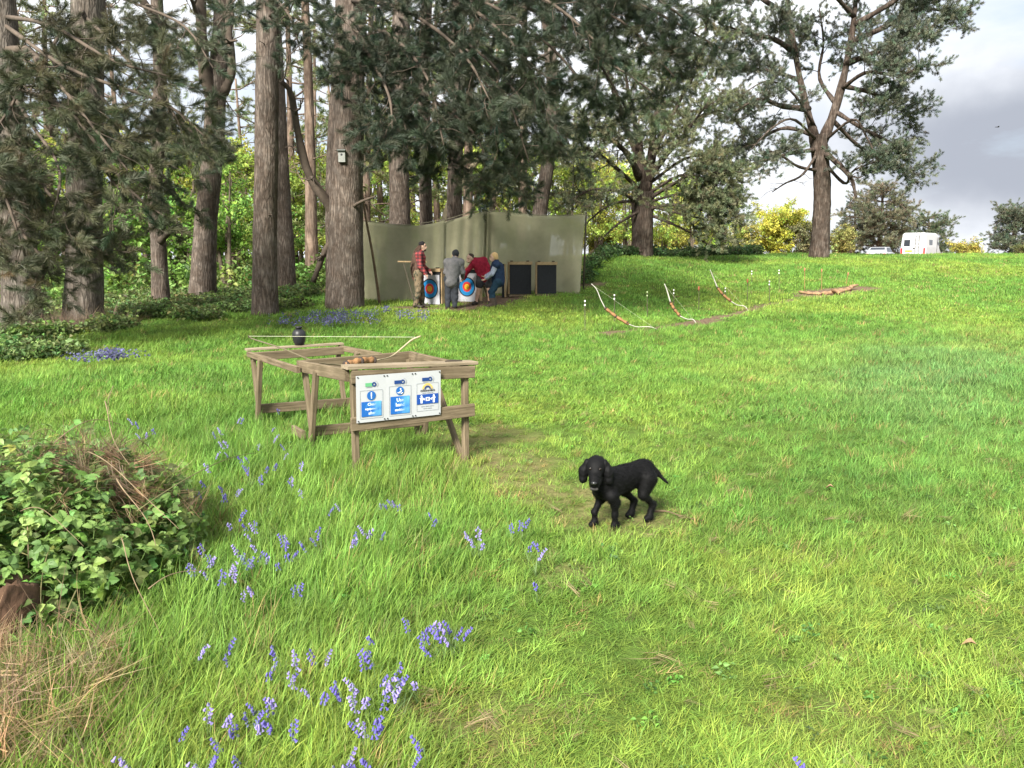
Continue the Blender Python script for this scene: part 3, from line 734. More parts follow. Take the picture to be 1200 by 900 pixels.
# big pine on the right
Yr = 36.0
b, pts = trunk_pts([(960, 300), (962, 262), (964, 225), (961, 185), (958, 158)], Yr)
t = Tree('pine_tree', b, 'big lone pine with a forked trunk and wide open crown on the brow', seed=14)
P = t.trunk(pts, wr(18.5, Yr), wr(18.5, Yr), 34, 24, .3, .08)
RP = dict(FARP, spacing=.14, size=.72, dens=[0, 9.0])
for q, r0, n_, t0 in ([[(958, 170, Yr), (946, 130, 36), (936, 85, 36), (927, 30, 36), (920, -40, 36), (918, -110, 36)], .21, 14, .4],
              [[(962, 170, Yr), (978, 130, 36), (991, 80, 36), (1001, 20, 36), (1006, -50, 36), (1008, -120, 36)], .25, 15, .4],
              [[(948, 128, 36), (915, 124, 35), (890, 116, 34), (862, 130, 33)], .15, 10, .25], [[(958, 160, 36), (920, 150, 37), (885, 165, 37.5), (850, 180, 37.5)], .11, 8, .4],
              [[(958, 175, 36), (925, 180, 34.5), (895, 188, 33.6), (868, 196, 33)], .10, 7, .45], [[(960, 200, 36), (935, 195, 35), (912, 180, 34), (895, 178, 33.5)], .08, 5, .5],
              [[(990, 75, 36), (1030, 60, 35), (1060, 48, 34.4), (1110, 22, 34)], .15, 16, .25], [[(996, 50, 36), (1040, 30, 36.6), (1080, 10, 37), (1132, 20, 37)], .15, 16, .25],
              [[(985, 100, 36), (1025, 110, 36.4), (1050, 125, 36.6), (1072, 140, 36.6)], .11, 13, .25], [[(978, 130, 36), (1010, 150, 35), (1040, 165, 34.6), (1062, 180, 34.4)], .10, 13, .3],
              [[(975, 140, 36), (1005, 170, 37), (1040, 190, 37.4), (1074, 205, 37.6)], .10, 12, .35], [[(1000, 30, 36), (1050, 0, 35), (1090, -30, 34.5), (1125, -40, 34)], .13, 13, .25],
              [[(930, 60, 36), (905, 45, 35), (880, 40, 34.4), (850, 30, 34)], .13, 12, .25], [[(926, 20, 36), (895, 0, 36.6), (860, -20, 37), (830, -20, 37)], .13, 12, .25],
              [[(940, 95, 36), (910, 85, 37), (880, 80, 38), (850, 80, 38.4)], .11, 11, .3], [[(922, -20, 36), (950, -50, 35), (970, -80, 34.6), (980, -120, 34)], .11, 10, .25],
              [[(1001, 20, 36), (975, -10, 35), (955, -40, 34.4), (940, -70, 34)], .11, 10, .3], [[(985, 105, 36), (1015, 85, 34.6), (1050, 88, 34), (1080, 80, 33.6)], .1, 12, .3],
              [[(1004, 0, 36), (1040, -40, 37), (1080, -60, 37.6), (1110, -80, 38)], .12, 11, .3], [[(965, 190, 36), (990, 215, 35), (1000, 200, 34.6), (1030, 188, 34.2)], .08, 6, .4],
              [[(978, 120, 36), (960, 90, 37.4), (965, 50, 38), (960, 10, 38.4)], .1, 8, .4]):
    t.limb([at(*p) for p in q], r0, .03, RP, int(n_ * 1.45), 1.75, t0, .12)
t.limb([at(966, 178, 35.8), at(985, 195, 34.6), at(998, 210, 34.3), at(1003, 232, 34.2)], .13, .06, DEAD, 4, .9, .4)
for q in ([(958, 165, 36), (930, 140, 34), (905, 150, 33), (880, 175, 32.6)], [(958, 180, 36), (940, 205, 34.6), (920, 215, 34), (905, 225, 33.8)], [(956, 150, 36), (930, 110, 34.6), (900, 95, 34), (870, 110, 33.6)], [(966, 165, 36), (1000, 140, 34.4), (1015, 160, 34), (1030, 190, 33.8)]):
    t.limb([at(*p) for p in q], .07, .02, DEAD, 6, 1.3, .3)
t.finish(BARK_DARK, 'needle_far', (.128, .150, .104), .4)

# ---- background wood: kinds built once, then copied
def bg_pine(seed, hgt, c0, spread, tint, key='needle_far'):
    t = Tree('background_pine', (0, 0, 0), 'x', 'pines deeper in the wood', seed)
    top = np.array([t.r.normal(0, .5), t.r.normal(0, .5), hgt])
    P = t.trunk([(0, 0, 0), top * .5 + t.r.normal(0, .15, 3) * [1, 1, 0], top], .22, .07, 22, 10)
    o = dict(FARP, spacing=.34, size=1.35, dens=[0, 2.6])
    for k in range(30):
        f = c0 + (1 - c0) * (k / 30) ** .9; i = int(f * 21); a = t.r.uniform(0, 6.28); L = spread * (1.1 - .75 * f) * t.r.uniform(.7, 1.2)
        t.grow(P[i], (math.cos(a), math.sin(a), .15), L, .05, 1, o)
    for k in range(9):
        f = t.r.uniform(.12, c0); a = t.r.uniform(0, 6.28); t.grow(P[int(f * 21)], (math.cos(a), math.sin(a), .1), t.r.uniform(.6, 2.0), .03, 1, dict(DEAD, levels=2))
    t.finish(BARK_FAR, key, tint, .3); return t.root
def bg_leafy(seed, hgt, spread, tint, stems=3, c0=.25, name='leafy_tree', n=26, size=1.0, grp='leafy trees deeper in the wood'):
    t = Tree(name, (0, 0, 0), 'x', grp, seed)
    o = dict(FARP, spacing=.26, size=size, dens=[0, 3.0], lift=.18, t0=0.1)
    for q in range(stems):
        a = t.r.uniform(0, 6.28); e = np.array([math.cos(a) * spread * .35, math.sin(a) * spread * .35, hgt * t.r.uniform(.75, .95)])
        P = t.trunk([np.array([math.cos(a), math.sin(a), 0]) * .12, e * [.4, .4, .5] + t.r.normal(0, .15, 3), e], .05 + hgt * .008, .025, 16, 8)
        for k in range(n // stems):
            f = c0 + (1 - c0) * t.r.uniform(); b_ = t.r.uniform(0, 6.28)
            t.grow(P[int(f * 15)], (math.cos(b_), math.sin(b_), .45), spread * t.r.uniform(.35, .75), .03, 1, o)
    t.finish(mat('stem_bark', (.13, .105, .075), .9, .4, 6), 'leaf_far', tint, .35, hue=.16); return t.root
bgp = [bg_pine(201, 19, .42, 4.2, (.16, .19, .085)), bg_pine(202, 17, .26, 3.8, (.19, .23, .085)), bg_pine(203, 21, .5, 4.6, (.15, .18, .08)), bg_pine(204, 15, .2, 3.4, (.21, .25, .085))]
bgl = [bg_leafy(211, 8, 3.6, (.29, .37, .07)), bg_leafy(212, 6.5, 3.2, (.19, .32, .06)), bg_leafy(213, 10, 4.2, (.37, .41, .08)), bg_leafy(214, 5, 2.6, (.15, .28, .055), 4, .1)]
used = set()
def place(src, u, Y, s, label, rz=None, v=None, group=None):
    x = (u - 600) / FPX * Y
    o = src if src.name not in used else copy_tree(src)
    used.add(src.name)
    o.location = (x, Y, h(x, Y) - .05); o.scale = (s, s, s); o.rotation_euler = (0, 0, random.uniform(0, 6.28) if rz is None else rz)
    o['label'] = label
    if group: o['group'] = group
    return o
L_bgL = 'slender pine deep in the wood left of the thickest trunk'
L_bgC = 'dim pine deep in the wood behind the netting'
L_bgR = 'distant pine behind the spreading tree right of the netting'
for u, Y, k in ((30, 34, 0), (70, 44, 1), (150, 50, 0), (222, 58, 1), (275, 36, 2), (285, 54, 3), (368, 30, 2), (372, 52, 0), (388, 64, 3), (-40, 40, 3), (10, 55, 2), (345, 44, 1)):
    place(bgp[k], u, Y, random.uniform(.85, 1.15), L_bgL, group='slender pines deep in the wood on the left')
for u, Y, k in ((430, 36, 1), (452, 48, 0), (484, 40, 3), (515, 55, 2), (548, 36, 0), (575, 44, 1), (600, 58, 3), (612, 38, 2), (440, 66, 2), (490, 72, 1), (560, 70, 0)):
    place(bgp[k], u, Y, random.uniform(.85, 1.15), L_bgC, group='dim pines deep in the wood behind the netting')
for u, Y, k in ((660, 62, 3), (700, 70, 0), (735, 60, 1), (800, 66, 3)):
    place(bgp[k], u, Y, random.uniform(.55, .7), L_bgR, group='distant pines behind the spreading tree')
L_lf = 'fresh green leafy tree among the trunks of the wood on the left'
for u, Y, k, s in ((140, 27, 3, .8), (165, 36, 1, 1), (210, 29, 3, .9), (270, 28, 1, .8), (285, 38, 0, .9), (228, 46, 2, 1), (120, 42, 0, 1), (60, 30, 1, .9), (10, 26, 3, 1), (345, 34, 3, .8), (355, 44, 1, 1), (370, 56, 2, 1), (315, 50, 2, .9), (180, 56, 2, 1.1), (80, 60, 2, 1.1), (-30, 34, 1, 1), (262, 60, 0, 1.1), (395, 42, 0, .9), (30, 46, 0, 1.1), (250, 33, 3, .8), (330, 40, 0, .8), (130, 34, 1, .8)):
    kd = ('light green leafy tree', 'fresh mid-green leafy tree', 'tall yellow-green leafy tree', 'low dark green leafy sapling')[k]
    place(bgl[k], u, Y, s, kd + ' among the trunks of the wood on the left', group=kd + 's among the trunks on the left')
for u, Y, k, s in ((430, 50, 2, 1), (470, 46, 0, 1), (510, 60, 2, 1.1), (545, 48, 0, 1), (580, 54, 2, 1), (610, 48, 0, .9), (640, 52, 2, .9)):
    place(bgl[k], u, Y, s, 'yellow-green leafy tree glimpsed above the netting', group='leafy trees glimpsed above the netting')
for u, Y, k, s in ((668, 44, 0, .7), (700, 50, 2, .75), (730, 46, 0, .7), (775, 48, 0, .65), (810, 54, 2, .6), (838, 50, 0, .55), (690, 58, 2, .9), (790, 60, 2, .7)):
    place(bgl[k], u, Y, s, 'olive-yellow leafy tree low behind the spreading pine', group='leafy trees behind the spreading pine')
# hillside growth beyond the brow on the right
def far_round(u, v_top, Y, wpx, label, tint, seed, kind='pine'):
    x = (u - 600) / FPX * Y; g = h(x, Y); top = at(u, v_top, Y).z; hg = top - g; W = wpx * Y / FPX / 2
    t = Tree('background_pine' if kind == 'pine' else 'gorse_bush', (x, Y, g), label, seed=seed, cat='tree' if kind == 'pine' else 'bush')
    o = dict(FARP, spacing=.24 if kind == 'pine' else .2, size=1.35 if kind == 'pine' else .85, dens=[0, 3.2])
    if kind == 'pine':
        P = t.trunk([(x, Y, g), (x + .2, Y, g + hg * .5), (x, Y, g + hg * .92)], .28, .06, 20, 10)
        for k in range(70):
            f = .22 + .78 * t.r.uniform(); a = t.r.uniform(0, 6.28); w = W * math.sqrt(max(.1, 1 - (f * 1.0 - .35) ** 2 / .5)) * t.r.uniform(.6, 1.05)
            t.grow(P[int(f * 19)], (math.cos(a), math.sin(a), .2), w, .05, 1, o)
    else:
        for q in range(7):
            a = t.r.uniform(0, 6.28); q_ = t.r.uniform(0, W * .75); e = np.array([x + math.cos(a) * q_, Y + math.sin(a) * q_ * .7, g + hg * t.r.uniform(.6, .85)])
            P = t.trunk([(x + math.cos(a) * q_ * .6, Y + math.sin(a) * q_ * .4, g), (e + np.array([x, Y, g])) / 2 + [0, 0, .1], e], .06, .02, 10, 6)
            for k in range(12):
                b_ = t.r.uniform(0, 6.28); t.grow(P[t.r.integers(2, 9)], (math.cos(b_), math.sin(b_), .5), W * t.r.uniform(.3, .5) + .4, .02, 1, o)
    t.finish(BARK_FAR, 'needle_far' if kind == 'pine' else 'leaf_far', tint, .32)
far_round(1022, 205, 78, 84, 'round-crowned dull green pine just right of the big lone trunk', (.15, .155, .095), 31)
far_round(992, 228, 84, 50, 'dark narrow pine close behind the big lone trunk', (.085, .10, .07), 32)
far_round(1078, 248, 92, 66, 'flat-topped green pine behind the white camper van', (.12, .15, .085), 33)
far_round(1176, 236, 84, 76, 'broad pine at the right edge on the skyline', (.12, .145, .095), 34)
far_round(1222, 240, 88, 70, 'pine at the right edge, partly cut off by the frame', (.12, .145, .09), 35)
far_round(900, 238, 68, 104, 'tall bright yellow flowering bush left of the big lone pine', (.42, .43, .07), 36, 'gorse')
far_round(868, 252, 64, 44, 'yellow-olive bush at the left of the yellow flowering bush', (.32, .31, .08), 37, 'gorse')
far_round(938, 250, 66, 50, 'grey-olive bush directly left of the big lone trunk', (.16, .16, .075), 38, 'gorse')
far_round(982, 262, 66, 50, 'yellowish bush directly right of the big lone trunk', (.28, .28, .09), 39, 'gorse')
far_round(1036, 266, 96, 46, 'grey-brown bush behind the parked car', (.13, .12, .075), 40, 'gorse')
far_round(1127, 283, 82, 46, 'low yellow flowering bush right of the camper van', (.40, .36, .08), 41, 'gorse')
far_round(1196, 284, 80, 40, 'low olive bush under the pine at the right edge', (.16, .17, .06), 42, 'gorse')
far_round(830, 258, 62, 44, 'pale olive bush right of the spreading pine', (.26, .27, .09), 43, 'gorse')
far_round(785, 262, 58, 60, 'thin olive bush behind the spreading pine', (.30, .31, .07), 44, 'gorse')
far_round(705, 256, 52, 60, 'yellow-green bush at the end of the netting', (.34, .36, .06), 45, 'gorse')

# low growth on the bank and on the wood's floor: reads as one mass
def cover(name, label, key, xy, tint, size, up=.12, tv=.35):
    xy = np.asarray(xy); n = len(xy); r = rng
    z = H(xy[:, 0], xy[:, 1]) + up * r.uniform(.1, 1, n) * (0.4 + 1.3 * fbm(xy[:, 0], xy[:, 1], 1.2, 51))
    rot = np.stack([r.normal(0, .3, n), r.normal(0, .3, n), r.uniform(0, 6.28, n)], 1)
    t = np.array(tint)[None] * r.uniform(1 - tv, 1 + tv, (n, 1)) * (1 + r.normal(0, .12, (n, 3)))
    o = scatter(name, key, np.stack([xy[:, 0], xy[:, 1], z], 1), rot, size * r.uniform(.6, 1.3, n), np.clip(t, .005, 1))
    return tag(o, label, 'undergrowth')
def region(n, f, xr, yr):
    x = rng.uniform(*xr, n); y = rng.uniform(*yr, n); k = f(x, y); return np.stack([x[k], y[k]], 1)
cover('undergrowth', 'low brambles and nettles under the pines at the edge of the wood', 'leaf',
      region(34000, lambda x, y: (wood_edge(x, y) > -2.0 + 2.4 * (fbm(x, y, 1.6, 61) - .3)) & (wood_edge(x, y) < 5) & (x / y < -.25) & (fbm(x, y, 1.5, 62) > .40) & (poly_dist(x, y, gp((0, 396), (45, 392))) > .9), (-22, -4), (14, 27)), (.17, .235, .08), .85, .22)
cover('undergrowth', 'patch of low leafy brambles on the grass at the left edge', 'leaf',
      region(2600, lambda x, y: ((x + 8.9) / 1.5) ** 2 + ((y - 12.9) / 1.1) ** 2 < .3 + 1.0 * fbm(x, y, .8, 63), (-11.5, -6.5), (11, 15)), (.16, .24, .08), .8, .2)
cover('undergrowth', 'green shrubs and saplings on the floor of the wood', 'leaf_far',
      region(9000, lambda x, y: (wood_edge(x, y) > 3.0) & (x / y < .02) & (fbm(x, y, 3.2, 64) > .47), (-44, 2), (20, 62)), (.17, .27, .065), 1.0, .9)
cover('undergrowth', 'dark brambles along the top of the grassy bank', 'leaf',
      region(9000, lambda x, y: (np.abs(wood_edge(x, y) - .5) < .4 + 1.4 * fbm(x, y, 1.2, 65)) & (x / y > .095) & (x / y < .32), (2, 13), (24, 40)), (.075, .13, .045), 1.1, .40)

# ------------------------------------------------------------------ smooth bodies: blended capsules turned into one surface
def prim_d(P, pr):
    if pr[0] == 'c':                                     # tapered capsule (a, b, ra, rb)
        a, b = np.array(pr[1], float), np.array(pr[2], float); d = b - a
        t = np.clip(((P - a) @ d) / max(d @ d, 1e-9), 0, 1)
        return np.linalg.norm(P - a - t[:, None] * d, axis=1) - (pr[3] + (pr[4] - pr[3]) * t)
    c, r = np.array(pr[1], float), np.array(pr[2], float)  # ellipsoid (centre, radii, rotation)
    Q = P - c
    if len(pr) > 3 and pr[3] is not None: Q = Q @ np.array(Euler(pr[3]).to_matrix())
    k = np.linalg.norm(Q / r, axis=1); return (k - 1) * r.min()
def blend(P, prims, k):
    D = None
    for p in prims:
        d = prim_d(P, p)
        if D is None: D = d
        else:
            hh = np.clip(.5 + .5 * (D - d) / k, 0, 1); D = D * (1 - hh) + d * hh - k * hh * (1 - hh)
    return D
def surface(prims, res, k, disp=None, clip=None):
    lo = np.min([np.minimum(np.array(p[1]), np.array(p[2])) - max(p[3], p[4]) if p[0] == 'c' else np.array(p[1]) - max(p[2]) for p in prims], 0) - 2 * res - k
    hi = np.max([np.maximum(np.array(p[1]), np.array(p[2])) + max(p[3], p[4]) if p[0] == 'c' else np.array(p[1]) + max(p[2]) for p in prims], 0) + 2 * res + k
    n = np.ceil((hi - lo) / res).astype(int) + 1
    G = np.stack(np.meshgrid(*[lo[i] + np.arange(n[i]) * res for i in range(3)], indexing='ij'), -1)
    F = blend(G.reshape(-1, 3), prims, k)
    if disp is not None: F = F + disp(G.reshape(-1, 3))
    if clip is not None: F = np.maximum(F, clip(G.reshape(-1, 3)))
    F = F.reshape(n)
    S = F < 0
    acc = np.zeros((*(n - 1), 3)); cnt = np.zeros(n - 1)
    for ax in range(3):
        sl0 = [slice(None)] * 3; sl1 = [slice(None)] * 3; sl0[ax] = slice(0, -1); sl1[ax] = slice(1, None)
        f0, f1 = F[tuple(sl0)], F[tuple(sl1)]; cr = (f0 < 0) != (f1 < 0)
        t = np.where(cr, f0 / np.where(f0 - f1 == 0, 1, f0 - f1), 0)
        pos = G[tuple(sl0)].copy(); pos[..., ax] += t * res
        o = [a for a in range(3) if a != ax]
        for i in (0, 1):
            for j in (0, 1):
                s = [slice(None)] * 3; s[o[0]] = slice(i, n[o[0]] - 1 + i); s[o[1]] = slice(j, n[o[1]] - 1 + j)
                c = cr[tuple(s)]; acc += np.where(c[..., None], pos[tuple(s)], 0); cnt += c
    act = cnt > 0; vid = np.full(n - 1, -1); vid[act] = np.arange(act.sum()); V = acc[act] / cnt[act][:, None]
    faces = []
    for ax in range(3):
        o = [(ax + 1) % 3, (ax + 2) % 3]
        sl0 = [slice(1, -1)] * 3; sl1 = [slice(1, -1)] * 3; sl0[ax] = slice(0, -1); sl1[ax] = slice(1, None)
        s0, s1 = S[tuple(sl0)], S[tuple(sl1)]
        ii = np.argwhere(s0 != s1); fl = s0[s0 != s1]
        if not len(ii): continue
        ii = ii.copy(); ii[:, o[0]] += 1; ii[:, o[1]] += 1
        def g(a, b):
            q = ii.copy(); q[:, o[0]] -= a; q[:, o[1]] -= b; return vid[q[:, 0], q[:, 1], q[:, 2]]
        q = np.stack([g(1, 1), g(0, 1), g(0, 0), g(1, 0)], 1); q[~fl] = q[~fl][:, ::-1]
        faces += q.tolist()
    return V, faces
def body(name, parts, mats_, parent, res, k, disp=None, clip=None, smooth_=True):
    mb = MB(); V, F = surface(parts, res, k, disp, clip); mb.add(V, F); return mb.build(name, mats_, parent, smooth=smooth_), mb
def hand_prims(w, d, up, s=1.0, curl=.5):
    """five separate fingers leaving the palm; d forearm direction, up = back of the hand"""
    w = np.array(w, float); d = np.array(d, float); d /= np.linalg.norm(d); up = np.array(up, float); up -= d * (up @ d); up /= np.linalg.norm(up); sd = np.cross(d, up)
    kn = w + d * .085 * s; out = [('c', w, kn, .022 * s, .026 * s), ('c', w + sd * .015 * s, kn + sd * .022 * s, .018 * s, .018 * s), ('c', w - sd * .015 * s, kn - sd * .022 * s, .018 * s, .018 * s)]
    for i, L in enumerate((.075, .085, .08, .062)):
        b = kn + sd * (.033 - .022 * i) * s; m = b + (d * math.cos(curl) - up * math.sin(curl)) * L * .5 * s; e = m + (d * math.cos(2 * curl) - up * math.sin(2 * curl)) * L * .5 * s
        out += [('c', b, m, .0095 * s, .0088 * s), ('c', m, e, .0088 * s, .007 * s)]
    tb = w + d * .025 * s + sd * .03 * s; tm = tb + (sd * .6 + d * .7 - up * .3) * .04 * s
    return out + [('c', tb, tm, .013 * s, .011 * s), ('c', tm, tm + d * .032 * s - up * .01 * s, .011 * s, .008 * s)]

SKIN = mat('skin', (.62, .40, .30), .6, .15, 20)
def cloth(name, c, c2=None, sc=14): return mat(name, c, .9, .3, sc, .4, 60, c2, .15)
def plaid_mat():
    m = bpy.data.materials.new('red_check_cloth'); m.use_nodes = True; nt = m.node_tree; b = nt.nodes['Principled BSDF']; b.inputs['Roughness'].default_value = .9
    tc = nt.nodes.new('ShaderNodeTexCoord'); outs = []
    for ax, sc in (('Z', 3.4), ('X', 3.0)):
        w = nt.nodes.new('ShaderNodeTexWave'); w.bands_direction = ax; w.inputs['Scale'].default_value = sc; nt.links.new(tc.outputs['Object'], w.inputs['Vector'])
        g = nt.nodes.new('ShaderNodeMath'); g.operation = 'GREATER_THAN'; g.inputs[1].default_value = .55; nt.links.new(w.outputs['Fac'], g.inputs[0]); outs.append(g.outputs[0])
    ad = nt.nodes.new('ShaderNodeMath'); ad.operation = 'ADD'; nt.links.new(outs[0], ad.inputs[0]); nt.links.new(outs[1], ad.inputs[1])
    r = nt.nodes.new('ShaderNodeValToRGB'); r.color_ramp.interpolation = 'CONSTANT'
    r.color_ramp.elements[0].color = (.30, .05, .05, 1); r.color_ramp.elements[1].position = .34; r.color_ramp.elements[1].color = (.13, .022, .026, 1)
    e = r.color_ramp.elements.new(.8); e.color = (.05, .02, .025, 1)
    hv = nt.nodes.new('ShaderNodeMath'); hv.operation = 'MULTIPLY'; hv.inputs[1].default_value = .49; nt.links.new(ad.outputs[0], hv.inputs[0]); nt.links.new(hv.outputs[0], r.inputs['Fac'])
    nt.links.new(r.outputs['Color'], b.inputs['Base Color']); return m
CAMO = mat('camouflage_cloth', (.16, .12, .075), .9, color2=(.035, .04, .025), nscale=9, ramp=(.44, .52), bump=.3, bscale=50)

def person(u, v, Y, label, J, outfit, hair, rad=1.0, head_r=.1, face=(1, 0, 0)):
    """J: joints in metres from the point between the feet (x right, y away, z up)"""
    g = at(u, v, Y); root = empty('person', (g.x, g.y, h(g.x, g.y)), label, 'person')
    j = {k: np.array(p, float) for k, p in J.items()}; f = np.array(face, float); f /= np.linalg.norm(f)
    hd = j['head']; upv = np.array([0, 0, 1.0]); sd = np.cross(upv, f); R = rad
    core = [('c', j['pelvis'], j['chest'], .125*R, .15*R), ('c', j['ls'], j['rs'], .085*R, .085*R), ('c', j['chest'], j['neck'], .13*R, .06), ('c', j['neck'], hd, .055, .055),
            ('c', j['lh'], j['rh'], .105*R, .105*R)]
    legs = sum([[('c', j[a+'h'], j[a+'k'], .092*R, .062*R), ('c', j[a+'k'], j[a+'k']*.6 + j[a+'a']*.4, .058*R, .06*R), ('c', j[a+'k']*.6 + j[a+'a']*.4, j[a+'a'], .06*R, .04)] for a in 'lr'], [])
    arms = sum([[('c', j[a+'s'], j[a+'e'], .058*R, .044*R), ('c', j[a+'e'], j[a+'w'], .044*R, .03)] for a in 'lr'], [])
    feet = [('c', j[a+'a'] + [0, 0, -.03], j[a+'a'] + j[a+'f'] * .17 + [0, 0, -.055], .045, .034) for a in 'lr']
    headp = [('e', hd + upv * .02, (head_r*.82, head_r*.9, head_r*1.12)), ('e', hd - upv*.06 + f*.03, (head_r*.6, head_r*.6, head_r*.62)), ('c', hd + f*.085 + upv*.02, hd + f*.112 - upv*.022, .011, .017),
             ('e', hd + sd*.083, (.02, .014, .03)), ('e', hd - sd*.083, (.02, .014, .03)), ('c', hd + f*.085 - upv*.062 - sd*.02, hd + f*.085 - upv*.062 + sd*.02, .011, .011),
             ('c', hd + f*.07 + upv*.05 - sd*.045, hd + f*.07 + upv*.05 + sd*.045, .02, .02)]
    mb = MB(); V, F = surface(core + legs + arms + feet + headp, .016, .03); mb.add(V, F)
    for a in 'lr':
        d = j[a+'w'] - j[a+'e']; V, F = surface(hand_prims(j[a+'w'] - d / np.linalg.norm(d) * .01, d, np.cross(d, [0, 1, .2]) + [0, 0, .01], 1.0, .45), .0055, .006); mb.add(V, F)
    mb.build('body', SKIN, root, smooth=True)
    for sgn in (-1, 1):
        e = MB(); Vv, Ff = surface([('e', hd + f*.078 + sd*sgn*.034 + upv*.018, (.013, .013, .011))], .004, .002); e.add(Vv, Ff); e.build('eye', mat('dark_eye', (.02, .018, .015), .3), root, smooth=True)
    def wear(name, segs, m, infl, res=.017, k=.035, disp=None):
        mb2 = MB(); V, F = surface([(p[0], p[1], p[2], p[3] + infl, p[4] + infl) if p[0] == 'c' else (p[0], p[1], np.array(p[2]) + infl) for p in segs], res, k, disp or (lambda P: .006 * np.sin(P[:, 2] * 38 + 9 * P[:, 0]) * np.sin(P[:, 0] * 31 + P[:, 1] * 27))); mb2.add(V, F)
        return mb2.build(name, m, root, smooth=True)
    outfit(j, wear, core, legs, arms, feet, hd, f, sd, upv)
    hair(j, wear, hd, f, sd, upv, root)
    return root
BOOT = mat('dark_boot', (.035, .028, .022), .6, .3, 20)

# --- the dreadlocked archer, walking right
def out1(j, wear, core, legs, arms, feet, hd, f, sd, up):
    s = wear('shirt', core[:3] + arms + [('c', j['pelvis'] + [0, 0, -.12], j['pelvis'], .13, .12)], plaid_mat(), .025)
    wear('trousers', [core[4]] + legs + [('c', j['pelvis'], (j['pelvis'] + j['chest']) / 2, .12, .11)], CAMO, .03)
    for a in 'lr': wear('boot', [feet[0 if a == 'l' else 1], ('c', j[a+'a'], j[a+'a'] + [0, 0, .16], .05, .055)], BOOT, .012)
    wear('waistcoat', [('c', j['chest'] + [-.03, 0, .02], j['pelvis'] + [-.02, 0, 0], .14, .13)], cloth('brown_waistcoat', (.10, .06, .045)), .03)
def hair1(j, wear, hd, f, sd, up, root):
    mb = MB(); r = np.random.default_rng(5)
    for k in range(60):
        a = r.uniform(-1.5, 1.5); st = hd - f * .07 * math.cos(a) + sd * .085 * math.sin(a) + up * r.uniform(0, .07)
        e = j['chest'] - f * r.uniform(.13, .24) + sd * r.uniform(-.17, .17) + up * r.uniform(-.52, -.18); m = (st + e) / 2 - f * .045 + up * .05
        mb.tube([st, st * .4 + m * .6 - f * .02, m, m * .4 + e * .6, e], [.016, .018, .018, .016, .009], 6)
    mb.build('dreadlocks', mat('brown_hair', (.085, .05, .035), .9, .5, 30), root, smooth=True)['kind'] = 'stuff'
    wear('headband', [('e', hd + up * .055 - f * .012, (.083, .093, .075))], mat('black_cloth', (.018, .016, .018), .9), .012)
    wear('beard', [('e', hd - up * .085 + f * .045, (.045, .05, .045))], mat('dark_beard', (.035, .022, .018), .9), .006)
person(490, 358.5, 21.2, 'person with waist-length dreadlocks, red checked shirt and camouflage trousers by the left target',
       dict(pelvis=(.02, 0, .95), chest=(.06, 0, 1.34), neck=(.10, 0, 1.52), head=(.15, 0, 1.66), ls=(.07, .17, 1.43), rs=(.07, -.17, 1.43), le=(.12, .22, 1.14), re=(.10, -.24, 1.13), lw=(.30, .2, 1.0), rw=(.24, -.2, .94),
            lh=(.02, .09, .92), rh=(.02, -.09, .92), lk=(.08, .10, .50), rk=(.02, -.1, .49), la=(.10, .10, .09), ra=(-.06, -.11, .09), lf=(1, .1, 0), rf=(1, -.15, 0)), out1, hair1)
# --- person in grey jacket seen from behind
def out2(j, wear, core, legs, arms, feet, hd, f, sd, up):
    wear('jacket', core[:3] + arms + [('c', j['pelvis'] + [0, 0, -.1], j['chest'], .16, .165)], cloth('grey_jacket', (.17, .165, .17), (.12, .12, .125)), .028)
    wear('trousers', [core[4]] + legs, cloth('charcoal_trousers', (.045, .05, .06)), .028)
    for a in 'lr': wear('shoe', [feet[0 if a == 'l' else 1]], BOOT, .012)
def hair2(j, wear, hd, f, sd, up, root):
    wear('cap', [('e', hd + up * .035 - f * .012, (.088, .096, .10))], mat('dark_cap', (.035, .037, .045), .9, .3), .008)
person(529.5, 360, 21.0, 'person in a grey jacket and dark trousers seen from behind, facing a target',
       dict(pelvis=(0, 0, .83), chest=(.06, .03, 1.17), neck=(.09, .07, 1.34), head=(.11, .12, 1.45), ls=(-.11, .04, 1.25), rs=(.25, .04, 1.25), le=(-.15, .05, .98), re=(.30, .07, .98), lw=(-.06, .22, .85), rw=(.29, .25, .85),
            lh=(-.08, 0, .8), rh=(.09, 0, .8), lk=(-.10, .02, .44), rk=(.09, .02, .44), la=(-.11, 0, .08), ra=(.08, -.01, .08), lf=(-.1, 1, 0), rf=(.15, 1, 0)), out2, hair2, .98, .098, (0, 1, -.2))
